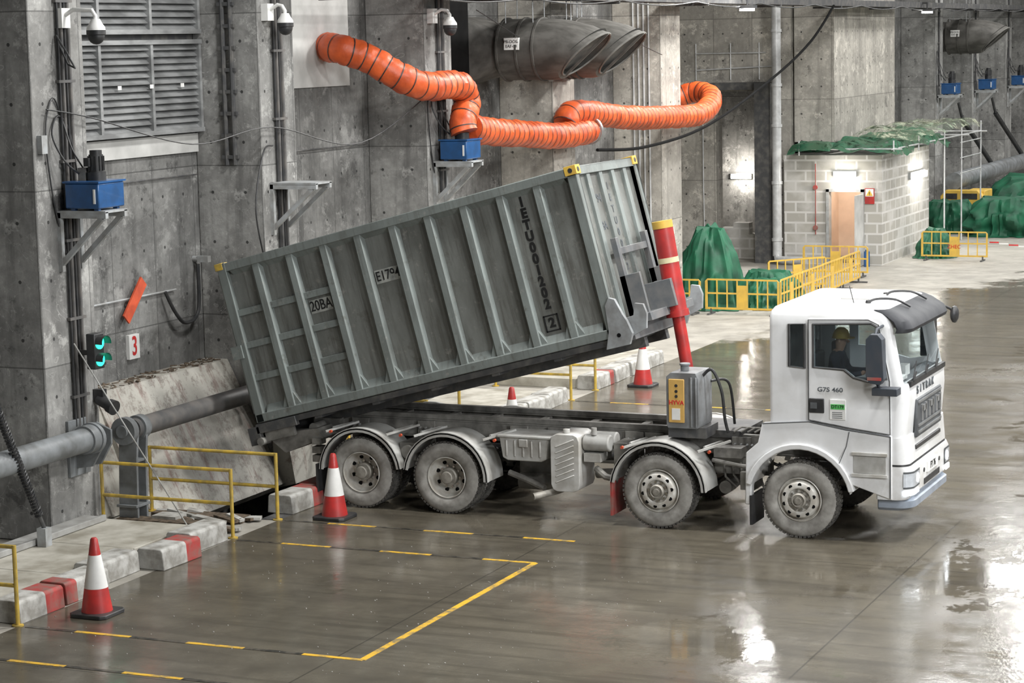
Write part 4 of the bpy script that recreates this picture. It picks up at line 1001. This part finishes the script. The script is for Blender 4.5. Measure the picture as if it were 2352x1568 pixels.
b.box(-7.48,-7.14,28.88,29.1,2.05,2.15)
part('side_mirror',b,M['mir'],T,.02,parent=cab)
b=MB();b.box(-7.53,-7.34,28.835,28.84,2.26,2.30);part('mirror_accent',b,M['redw'],T,parent=cab)
b=MB();b.tube(catmull([(-7.3,31.45,2.95),(-7.15,31.65,2.93),(-7.05,31.78,2.86)]),.02);b.sph((-7.03,31.8,2.80),.14,12,0,(.45,.8,.9));part('front_mirror',b,M['black'],T,parent=cab)
b=MB();b.box(-7.5,-7.3,31.7,31.88,2.2,2.85);b.tube([(-7.4,31.5,2.9),(-7.4,31.75,2.85)],.02);part('side_mirror',b,M['black'],T,parent=cab)
def lvl(z,xf,x0=-7.5): return (z,x0,xf,ya,yb,.03,.15)
part('front_panel',loft([lvl(1.08,-7.07),lvl(1.44,-7.10)]),M['white'],T)
part('bumper_gap',loft([(1.0,-7.5,-7.05,ya+.015,yb-.015,.03,.15),(1.09,-7.5,-7.08,ya+.015,yb-.015,.03,.15)]),M['black'],T)
part('bumper',loft([lvl(.60,-7.09),lvl(.68,-7.02),lvl(.99,-7.02),lvl(1.05,-7.05)]),M['white'],T)
M['bar']=pm('bluish_grey_bar',(.30,.34,.40),rough=.4)
part('bumper_bar',loft([(.44,-7.5,-7.09,ya+.1,yb-.1,.03,.2),(.48,-7.5,-7.02,ya+.06,yb-.06,.03,.22),(.57,-7.5,-7.02,ya+.06,yb-.06,.03,.22),(.60,-7.5,-7.09,ya+.06,yb-.06,.03,.2)]),M['bar'],T)
for far_ in(False,True):
    def strip(z0,z1,off,ylim=.28):
        m=MB();pts=[];R_=.15+off
        for i in range(9):
            a=math.radians(-75+75*i/8);pts.append((-7.02-.15+R_*math.cos(a),ya+.165+R_*1.1*math.sin(a)))
        pts.append((-7.02+off,ya+.165+ylim))
        if far_: pts=[(x,ya+yb-y) for x,y in pts]
        n=len(pts);vs=[(x,y,z0) for x,y in pts]+[(x,y,z1) for x,y in pts];m.add(vs,[[i,i+1,n+i+1,n+i] for i in range(n-1)]);return m
    part('headlamp_bezel',strip(.755,.985,.006),M['greyp'],T)
    part('headlamp',strip(.78,.96,.012,.24),M['lens'],T)
    part('fog_lamp',strip(.665,.72,.012,.22),M['head'],T)
g=MB();g.cyl((-7.01,29.5,.87),(-7.0,29.5,.87),.065);part('headlamp_bulb',g,M['head'],T);g=MB();g.cyl((-7.01,31.24,.87),(-7.0,31.24,.87),.065);part('headlamp_bulb',g,M['head'],T)
g=MB();g.box(-7.1,-7.055,29.66,31.08,1.38,1.90)
part('grille',g,M['greyp'],T,.015)
g=MB();g.box(-7.1,-7.06,29.66,31.08,1.22,1.28);part('grille_slot',g,M['black'],T,.01)
g=MB()
for z in(1.43,1.52,1.84): g.box(-7.06,-7.04,29.70,31.04,z,z+.03)
part('grille_bar',g,M['grl'],T,split=True)
for y in(29.86,30.28,30.7):
    g=MB();g.box(-7.06,-7.035,y,y+.08,1.58,1.80);g.box(-7.06,-7.035,y+.22,y+.30,1.58,1.80);g.box(-7.06,-7.035,y+.05,y+.25,1.70,1.78)
    part('grille_emblem',g,M['grl'],T)
for i,ch in enumerate('SITRAK'): text(ch,.15,(-7.072,29.76+.175*i,2.01),RX,M['txtg'],T,ext=.006,bold=.002)
g=MB();g.box(-7.02,-7.0,30.05,30.65,.84,.98);part('number_plate',g,M['paper'],T);text('FY 76',.13,(-6.997,30.35,.91),RX,M['txt'],T,bold=.002)
g=MB()
for y in(29.9,30.8): g.cyl((-7.02,y,.9),(-7.01,y,.9),.03)
g.box(-7.03,-7.01,29.9,30.8,.70,.78);part('bumper_vent',g,M['black'],T,split=True)
g=MB();g.cyl((-7.92,29.15,.9),(-7.92,29.17,.9),.035);part('side_reflector',g,M['orangeb'],T)
g=MB();g.box(-8.12,-7.91,29.15,29.164,1.66,1.93);part('door_sticker',g,M['paper'],T,parent=door)
g=MB();g.box(-8.11,-7.92,29.147,29.151,1.80,1.87);part('sticker_band',g,M['green'],T,parent=door)
text('DT179',.06,(-8.015,29.146,1.835),RY,M['txt'],T,parent=door,bold=.001)
text('G7S 460',.085,(-8.12,29.16,2.06),RY,M['txtg'],T,parent=door,sx=1.2,bold=.001)
g=MB()
for k in range(4): g.box(-8.09,-7.95,29.147,29.151,1.68+.025*k,1.688+.025*k)
part('sticker_print',g,M['greyp'],T,parent=door)
for y in(29.68,31.0): g=MB();g.box(-8.45,-7.9,y-.24,y+.24,1.75,1.93);g.box(-8.55,-8.40,y-.24,y+.24,1.9,2.50);g.box(-8.53,-8.44,y-.12,y+.12,2.50,2.66);part('seat',g,M['seat'],T,.03)
g=MB();g.prism([(-7.40,1.5),(-7.20,1.5),(-7.20,2.12),(-7.35,2.17),(-7.5,2.05)],'y',29.27,31.47);part('dashboard',g,M['greyp'],T)
g=MB();g.box(-7.42,-7.3,30.0,30.25,2.16,2.30);g.box(-7.35,-7.25,29.6,29.9,2.15,2.2);part('dash_items',g,M['paper'],T,split=True)
g=MB();c_=Vector((-7.66,29.60,2.20));ax=Vector((.5,0,-.85)).normalized();u_=Vector((0,1,0));v_=ax.cross(u_)
g.tube([c_+u_*.21*math.cos(t*math.pi/12)+v_*.21*math.sin(t*math.pi/12) for t in range(25)],.014,6);g.cyl(c_,c_+ax*.2,.03);g.beam(c_-u_*.2,c_+u_*.2,.03,.02);part('steering_wheel',g,M['black'],T)
# ---------------- driver
def skin_person(V,E,Rr):
    me=bpy.data.meshes.new('p');me.from_pydata(V,E,[]);o=bpy.data.objects.new('p',me);COL.objects.link(o)
    o.modifiers.new('s','SKIN');s=o.modifiers.new('u','SUBSURF');s.levels=2;s.render_levels=2
    for i,r_ in enumerate(Rr):
        d=me.skin_vertices[0].data[i];d.radius=(r_,r_);d.use_root=(i==0)
    m2=evalmesh(o);bpy.data.objects.remove(o);return m2
dx,dy=-8.16,29.60
V=[(0,0,2.02),(0,0,2.20),(.02,0,2.36),(.03,0,2.47),(.05,0,2.55),(.07,0,2.64),(.075,0,2.72),
(.03,-.18,2.45),(.12,-.24,2.24),(.34,-.20,2.25),(.46,-.17,2.28),(.03,.18,2.45),(.12,.24,2.24),(.34,.20,2.25),(.46,.17,2.28),
(.05,-.10,2.0),(.45,-.13,2.02),(.55,-.13,1.62),(.66,-.13,1.58),(.05,.10,2.0),(.45,.13,2.02),(.55,.13,1.62),(.66,.13,1.58)]
V=[(x+dx,y+dy,z) for x,y,z in V]
E=[(0,1),(1,2),(2,3),(3,4),(4,5),(5,6),(3,7),(7,8),(8,9),(9,10),(3,11),(11,12),(12,13),(13,14),(0,15),(15,16),(16,17),(17,18),(0,19),(19,20),(20,21),(21,22)]
Rr=[.14,.13,.15,.11,.055,.085,.085,.07,.052,.038,.032,.07,.052,.038,.032,.09,.07,.05,.045,.09,.07,.05,.045]
me=skin_person(V,E,Rr)
fm=MB()
for s in(-1,1):
    hx,hy,hz=dx+.46,dy+s*.17,2.28
    for k in range(4): fm.tube([(hx,hy-.03+.02*k,hz+.01),(hx+.05,hy-.03+.02*k,hz+.02),(hx+.07,hy-.03+.02*k,hz-.01),(hx+.05,hy-.03+.02*k,hz-.035)],[.010,.009,.008,.007],6)
    fm.tube([(hx-.01,hy-s*.03,hz+.01),(hx+.03,hy-s*.05,hz-.01),(hx+.05,hy-s*.04,hz-.03)],[.011,.010,.008],6)
fm.tube([(dx+.15,dy,2.685),(dx+.185,dy,2.66),(dx+.16,dy,2.65)],[.01,.016,.012],6)
for s in(-1,1): fm.sph((dx+.07,dy+s*.088,2.68),.03,8,0,(.6,.3,1));fm.sph((dx+.152,dy+s*.033,2.695),.012,8,0)
bm=bmesh.new();bm.from_mesh(me);m3=mesh_of(fm);bm.from_mesh(m3);bm.to_mesh(me);bm.free()
me.transform(Matrix.Translation((-dx,-dy,-1.93)))
me.materials.clear()
per=obj('person',me,[M['skin'],M['jacket']],None,0,None,(dx,dy,1.93))
for p in me.polygons:
    c_=p.center;p.material_index=0 if (c_.z>.61 or (c_.x>.41 and c_.z>.25)) else 1;p.use_smooth=True
per['label']='driver in dark jacket and yellow helmet, seated at the steering wheel';per['category']='person'
hm=MB();hx,hy,hz=.075,0,.81
hm.lathe([(.0,.115),(.05,.108),(.09,.075),(.115,.02),(.12,-.02),(.118,-.03)],(hx,hy,hz),'z',20);hm.prism([(hx+.16*math.cos(t)+(.03),hy+.12*math.sin(t)) for t in[i*math.pi/8 for i in range(16)]],'z',hz-.03,hz-.02)
h=obj('safety_helmet',mesh_of(hm),M['helmet'],per)
# ------------------------------------------------------------------ blockwork room
w=MB();w.box(-19.58,-16.6,65.3,65.5,0,3.12);w2=MB().box(-18.2,-17.2,65.0,65.8,-.1,2.18)
me=cut(w,[w2]);ob=obj('wall_booth_front',me,M['block']);ob['kind']='structure'
b=MB();b.box(-16.8,-16.6,65.5,71.3,0,3.12);b.box(-19.6,-16.8,71.1,71.3,0,3.12);b.box(-19.6,-16.6,65.3,71.3,3.12,3.25);struct('wall_booth_side',b,M['block'])
b=MB();b.box(-18.7,-16.85,68.0,68.1,0,3);b.box(-18.75,-18.65,65.5,68,0,3);b.box(-16.86,-16.8,65.5,68,0,3);struct('wall_booth_inner',b,M['warm'])
r=thing('door_frame','grey steel door frame around a lit open doorway','door frame',(-17.7,65.3,0))
b=MB();b.box(-18.27,-18.18,65.22,65.5,0,2.25);b.box(-17.22,-17.13,65.22,65.5,0,2.25);b.box(-18.27,-17.13,65.22,65.5,2.17,2.26);part('frame',b,M['bracket'],r)
b=MB();b.box(-17.16,-17.12,64.3,65.2,.02,2.12);part('door_leaf',b,M['plaster'],r)
b=MB()
for k in range(7): b.beam((-18.1+.05*k,65.9+.1*k,.03+.03*k),(-17.3,66.3+.1*k,.06+.03*k),.1,.02)
solo('timber_stack','loose timber boards lying inside the doorway','timber',b,M['hub'],(-17.7,66,0))
b=MB();b.beam((-17.5,67.5,0),(-17.4,67.95,1.3),.5,.04,up=(0,-1,.3));solo('plywood_sheet','pale sheet leaning on the wall inside lit room','panel',b,M['plaster'],(-17.5,67.6,0))
def walllamp(x,y,z,face):
    r=thing('wall_lamp','bright white bulkhead lamp on the wall','lamp',(x,y,z),'wall lamps')
    a=MB();g=MB()
    if face=='y': a.box(x-.35,x+.35,y,y+.08,z-.06,z+.1);g.box(x-.32,x+.32,y-.06,y,z-.05,z+.08)
    else: a.box(x-.08,x,y-.95,y+.95,z-.08,z+.14);g.box(x,x+.10,y-.85,y+.85,z-.07,z+.11)
    part('lamp_housing',a,M['bracket'],r);part('lamp_lens',g,M['lamp'],r)
walllamp(-17.7,65.22,2.68,'y');walllamp(-16.52,69.5,2.4,'x');walllamp(-22.4,69.9,2.3,'y')
r=thing('warning_sign','red and white sign with a yellow warning triangle beside door','sign',(-16.95,65.27,2.05))
b=MB();b.box(-17.1,-16.82,65.26,65.3,1.82,2.28);part('sign_plate',b,M['red'],r)
b=MB();b.box(-17.08,-16.84,65.25,65.26,2.04,2.26);part('sign_field',b,M['paper'],r)
b=MB();b.prism([(-17.06,2.06),(-16.86,2.06),(-16.96,2.24)],'y',65.24,65.25);part('warning_triangle',b,M['yelp'],r)
text('!',.13,(-16.96,65.235,2.12),RY,M['txt'],r,bold=.003)
b=MB();b.tube([(-18.6,65.26,.9),(-18.6,65.26,3.0)],.015);b.cyl((-18.6,65.2,2.3),(-18.6,65.26,2.3),.07);b.cyl((-18.6,65.2,1.1),(-18.6,65.26,1.1),.07)
solo('fire_alarm','small red alarm bells on a conduit by the door','fire alarm',b,M['redw'],(-18.6,65.26,1.1))
b=MB();b.cyl((-16.95,64.9,0),(-16.95,64.9,.45),.09,n=16);b.cyl((-16.95,64.9,.45),(-16.95,64.9,.5),.05)
solo('gas_bottle','small blue bottle standing beside the doorway','bottle',b,M['blue'],(-16.95,64.9,0))
def sheet(name,label,cat,x0,x1,y0,y1,z,amp,mat,seed,nx=50,ny=50,droop=.5):
    b=MB();vs=[]
    for i in range(nx+1):
        for j in range(ny+1):
            u,v=i/nx,j/ny;x=x0+(x1-x0)*u;y=y0+(y1-y0)*v
            e=min(u,1-u,v,1-v)
            zz=z+amp*mnoise.noise(Vector((x*.9,y*.9,seed)))+amp*.35*mnoise.noise(Vector((x*2.5,y*2.5,seed+3)))-droop*max(0,1-e*10)**1.2*(.7+.6*mnoise.noise(Vector((x*.8,y*.8,seed))))
            vs.append((x+.2*mnoise.noise(Vector((y,x,seed))),y+.3*mnoise.noise(Vector((x*2,y,seed+9))),zz))
    b.add(vs,[[i*(ny+1)+j,(i+1)*(ny+1)+j,(i+1)*(ny+1)+j+1,i*(ny+1)+j+1] for i in range(nx) for j in range(ny)])
    return solo(name,label,cat,b,mat,((x0+x1)/2,(y0+y1)/2,z-.3))
sheet('safety_net','crumpled green safety netting draped over the blockwork room','netting',-18.15,-16.1,64.7,72.5,3.66,.30,M['net'],1.0,droop=.45)
sheet('safety_net','crumpled green safety netting bunched along the front of blockwork room','netting',-19.3,-18.0,64.6,65.85,3.62,.22,M['net'],3.0,droop=.3,nx=24,ny=20)
sheet('safety_net','pale knotted netting lying over the green netting','netting',-17.9,-15.7,66.0,75.5,3.90,.2,M['netw'],5.0,droop=.2)
b=MB()
for y in(64.9,68,71.5,74):
    for x in((-19.0,-16.15) if y<65 else (-16.15,)): b.cyl((x,y,3.26 if y<71.4 else 0),(x,y,3.7),.025,n=8)
b.cyl((-16.15,64.7,3.45),(-16.15,77,3.45),.025,n=8)
for y in(64.9,74,76.8): b.cyl((-19.2,y,3.45),(-15.9,y,3.45),.025,n=8)
for z in(2.2,2.7,3.2): b.cyl((-16.15,73.9,z),(-16.15,77,z),.02,n=8);
b.cyl((-16.15,77,0),(-16.15,77,3.8),.025,n=8)
solo('scaffold_frame','galvanised scaffold tubes supporting the safety netting','scaffold',b,M['palepipe'],(-17,70,0))
# ------------------------------------------------------------------ barriers
def barrier(x,y,rz,label,txt=None,W=1.9):
    r=thing('yellow_barrier',label,'barrier',(x,y,0),'yellow plastic barriers',rot=(0,0,rz),local=True)
    h=W/2;t=.014
    out=[(-h,.12),(-h,.82),(-h+.06,.88),(h-.06,.88),(h,.82),(h,.12)]
    allc=MB();n=7;sw=(W-.08)/n
    for i in range(n):
        xa=-h+.06+i*sw;xb=xa+sw-.03
        if i==3: allc.box(xa,xb,-.1,.1,.72,.84);continue
        allc.box(xa,xb,-.1,.1,.54,.84);allc.box(xa,xb,-.1,.1,.17,.50)
    me=cut(MB().prism(out,'y',-t,t),[allc]);obj('barrier_panel',me,M['yelp'],r)
    for xx in(-h+.15,h-.15): b=MB();b.box(xx-.03,xx+.03,-.25,.25,0,.04);b.box(xx-.02,xx+.02,-.02,.02,.04,.14);part('barrier_foot',b,M['steeld'],r)
    if txt: text(txt,.16,(0,-.03,.42),RY,M['redt'],r,bold=0)
    return r
b0=barrier(-16.95,52.9,0,'yellow openwork plastic barrier fencing off covered equipment')
dup(b0,loc=(-18.9,52.7,0));dup(b0,loc=(-20.85,52.9,0))
for i in range(4): dup(b0,loc=(-16.0-.02*i,53.95+1.95*i,0),rotz=math.pi/2)
dup(b0,loc=(-17.1,62.0,0));dup(b0,loc=(-17.1,58.2,0),rotz=.9)
barrier(-14.85,67.1,0,'yellow plastic barrier with red lettering beside green sheeting','ZHEC',2.0)
b=MB()
for i in range(24):
    x=-13.8+i*.28;zz=.55-.30*math.sin(i/23*math.pi);b.box(x,x+.28,67.1+i*.04-.002,67.1+i*.04+.002,zz,zz+.04,i%2)
solo('barrier_tape','red and white striped barrier tape strung low from the barrier','tape',b,[M['redt'],M['paper']],(-10,67.5,.2))
def drape(x,y,rx,ry,h,seed,label,top=.25,pw=1.0,peak=(0,0)):
    b=MB();n=110;L=22;vs=[]
    for k in range(L+1):
        t=k/L
        for i in range(n):
            a=2*math.pi*i/n;c_,s_=math.cos(a),math.sin(a)
            sq=1/max(abs(c_),abs(s_))**.5
            rad=(1-(1-top)*t**pw)*sq
            nz=mnoise.noise(Vector((c_*2+seed,s_*2,t*3)));n2=mnoise.noise(Vector((c_*6+seed,s_*6,t*5+seed)))
            crease=abs(mnoise.noise(Vector((c_*4.5+seed,s_*4.5,t*1.5+seed*3))))
            f=1+.05*(1-.6*t)*math.sin(5*a+seed+2*t)+.03*math.sin(23*a-seed+3*t)*(1-t)+.18*nz+.08*n2-.28*crease*(1-.4*t)+.06
            zz=h*t+.12*h*mnoise.noise(Vector((c_*2.5,s_*2.5+seed,t*4)))*min(1,t*3)
            if k==0: f*=1.10;zz=.01
            vs.append((x+rx*rad*f*c_+peak[0]*t,y+ry*rad*f*s_+peak[1]*t,zz))
    vs.append((x+peak[0],y+peak[1],h*1.02))
    fs=[[k*n+i,k*n+(i+1)%n,(k+1)*n+(i+1)%n,(k+1)*n+i] for k in range(L) for i in range(n)]+[[L*n+i,L*n+(i+1)%n,(L+1)*n] for i in range(n)]
    b.add(vs,fs);return solo('tarpaulin_cover',label,'tarpaulin',b,M['tarp'],(x,y,0),'green tarpaulins')
drape(-18.2,54.2,.95,.75,2.0,1.2,'tall dark green tarpaulin draped over equipment behind barriers',.35,1.5)
drape(-16.8,54.6,.65,.7,.7,2.7,'low green tarpaulin covering a small heap behind barriers',.5,1.3)
drape(-17.4,56.6,.9,.9,.7,5.7,'low green tarpaulin covering a small heap behind barriers',.5,1.3)
drape(-15.7,68.3,.62,.8,.85,3.3,'green tarpaulin bundle beside the blockwork room',.4,1.3)
drape(-17.2,77.0,.85,.8,1.05,4.4,'green tarpaulin thrown over yellow machinery',.7,3)
drape(-14.9,76.5,1.45,1.5,1.2,6.1,'large green tarpaulin covering stacked goods',.72,3)
drape(-15.0,83.5,2.0,1.9,1.5,7.4,'large green tarpaulin covering stacked goods',.7,3)
drape(-11.0,80,1.8,1.6,1.2,8.8,'large green tarpaulin covering stacked goods',.7,3)
r=thing('yellow_machine','yellow site generator partly covered by green tarpaulin','machine',(-17.2,79.3,0))
b=MB();b.prism([(-17.9,.3),(-16.4,.3),(-16.4,1.1),(-16.6,1.32),(-17.7,1.32),(-17.9,1.1)],'y',78.6,78.95);b.box(-17.1,-16.4,78.95,80.2,.3,1.28);part('machine_body',b,M['yelp'],r,.03)
b=MB();b.box(-17.7,-17.3,78.58,78.6,1.0,1.2);b.box(-17.15,-16.6,78.58,78.6,1.0,1.2);part('machine_grille',b,M['black'],r,split=True)
b=MB();b.box(-17.1,-16.5,78.6,80.2,.0,.3);part('machine_base',b,M['black'],r)
b=MB();b.box(-22.6,-20.7,66.6,67.2,0,.75);b.box(-22.0,-21.6,66.6,67.0,.75,.95);b.box(-21.6,-21.1,66.6,67.0,.75,1.1);solo('block_stack','stacked grey concrete blocks in the service opening','block stack',b,M['block'],(-21.2,66.9,0))
for (x,y) in((-17.9,60.0),(-18.3,58.3)):
    b=MB();b.box(x-.4,x+.4,y-.3,y+.3,0,.18);b.beam((x-.3,y,.2),(x+.5,y+.2,.26),.05,.05)
    solo('timber_stack','small pile of timber offcuts behind the barriers','timber',b,M['hub'],(x,y,0))
for y in(83.5,89.5):
    b=MB();b.cyl((-18.2,y,3.6),(-17.6,y+2.2,1.9),.09);b.cyl((-18.3,y-.2,4.2),(-18.2,y,3.6),.05)
    solo('hydraulic_strut','dark hydraulic strut slanting from the distant wall','strut',b,M['black'],(-18,y,1.9),'hydraulic struts')
# ------------------------------------------------------------------ camera
f,ax,ay,roll=5192.86786,0.41252,0.13155,0.02178
fwd=Vector((-math.sin(ax)*math.cos(ay),math.cos(ax)*math.cos(ay),-math.sin(ay)))
right=Vector((math.cos(ax),math.sin(ax),0));down=fwd.cross(right)
r_=right*math.cos(roll)+down*math.sin(roll);d_=-right*math.sin(roll)+down*math.cos(roll)
cm=bpy.data.cameras.new('camera');co=bpy.data.objects.new('camera',cm);COL.objects.link(co)
R3=Matrix((r_,-d_,-fwd)).transposed();co.matrix_world=Matrix.Translation((0,0,6.774))@R3.to_4x4()
cm.sensor_width=36;cm.lens=36*f/2352;cm.clip_end=400
bpy.context.scene.camera=co
# ------------------------------------------------------------------ lights
def area(x,y,z,p,s=2.0,c=(1,.97,.92),rot=(0,0,0)):
    l=bpy.data.lights.new('hall_and_fill_light','AREA');l.energy=p;l.size=s;l.color=c
    o=bpy.data.objects.new('hall_and_fill_light',l);COL.objects.link(o);o.location=(x,y,z);o.rotation_euler=rot
for y,p in((16,800),(28,1350),(40,1500),(54,1500),(68,1200),(84,1000),(100,800)):
    for x in(-12,-3,6): 
        if x<-10 and y<20: continue
        area(x,y,12.6,p*(.8 if x<-10 else 1.2),1.5,(1,.99,.97))
area(-16.6,53.5,8.9,240,.9,(1,.99,.97));area(-15.5,79,12.4,300,1.2,(1,.99,.97));area(-14.0,47.5,11.5,900,1.0,(1,.98,.94))
area(12,14,10,2900,5,(.96,.98,1),(math.radians(60),0,math.radians(45)))  # unseen fill light, added to brighten the truck and container faces evenly
for x,y,z,p in((-17.7,64.9,2.5,40),(-16.0,69.5,2.3,40),(-22.2,69.4,2.4,180),(-17.8,66.4,2.7,75)):
    l=bpy.data.lights.new('lamp_light','POINT');l.energy=p;l.shadow_soft_size=.12;l.color=(1,.93,.84);o=bpy.data.objects.new('lamp_light',l);COL.objects.link(o);o.location=(x,y,z)
w=bpy.data.worlds.new('world');bpy.context.scene.world=w;w.use_nodes=True
bg=w.node_tree.nodes['Background'];bg.inputs[0].default_value=(.68,.72,.76,1);bg.inputs[1].default_value=.18
sc=bpy.context.scene
sc.view_settings.view_transform='Standard';sc.view_settings.exposure=0.0
sc.view_settings.look='None'
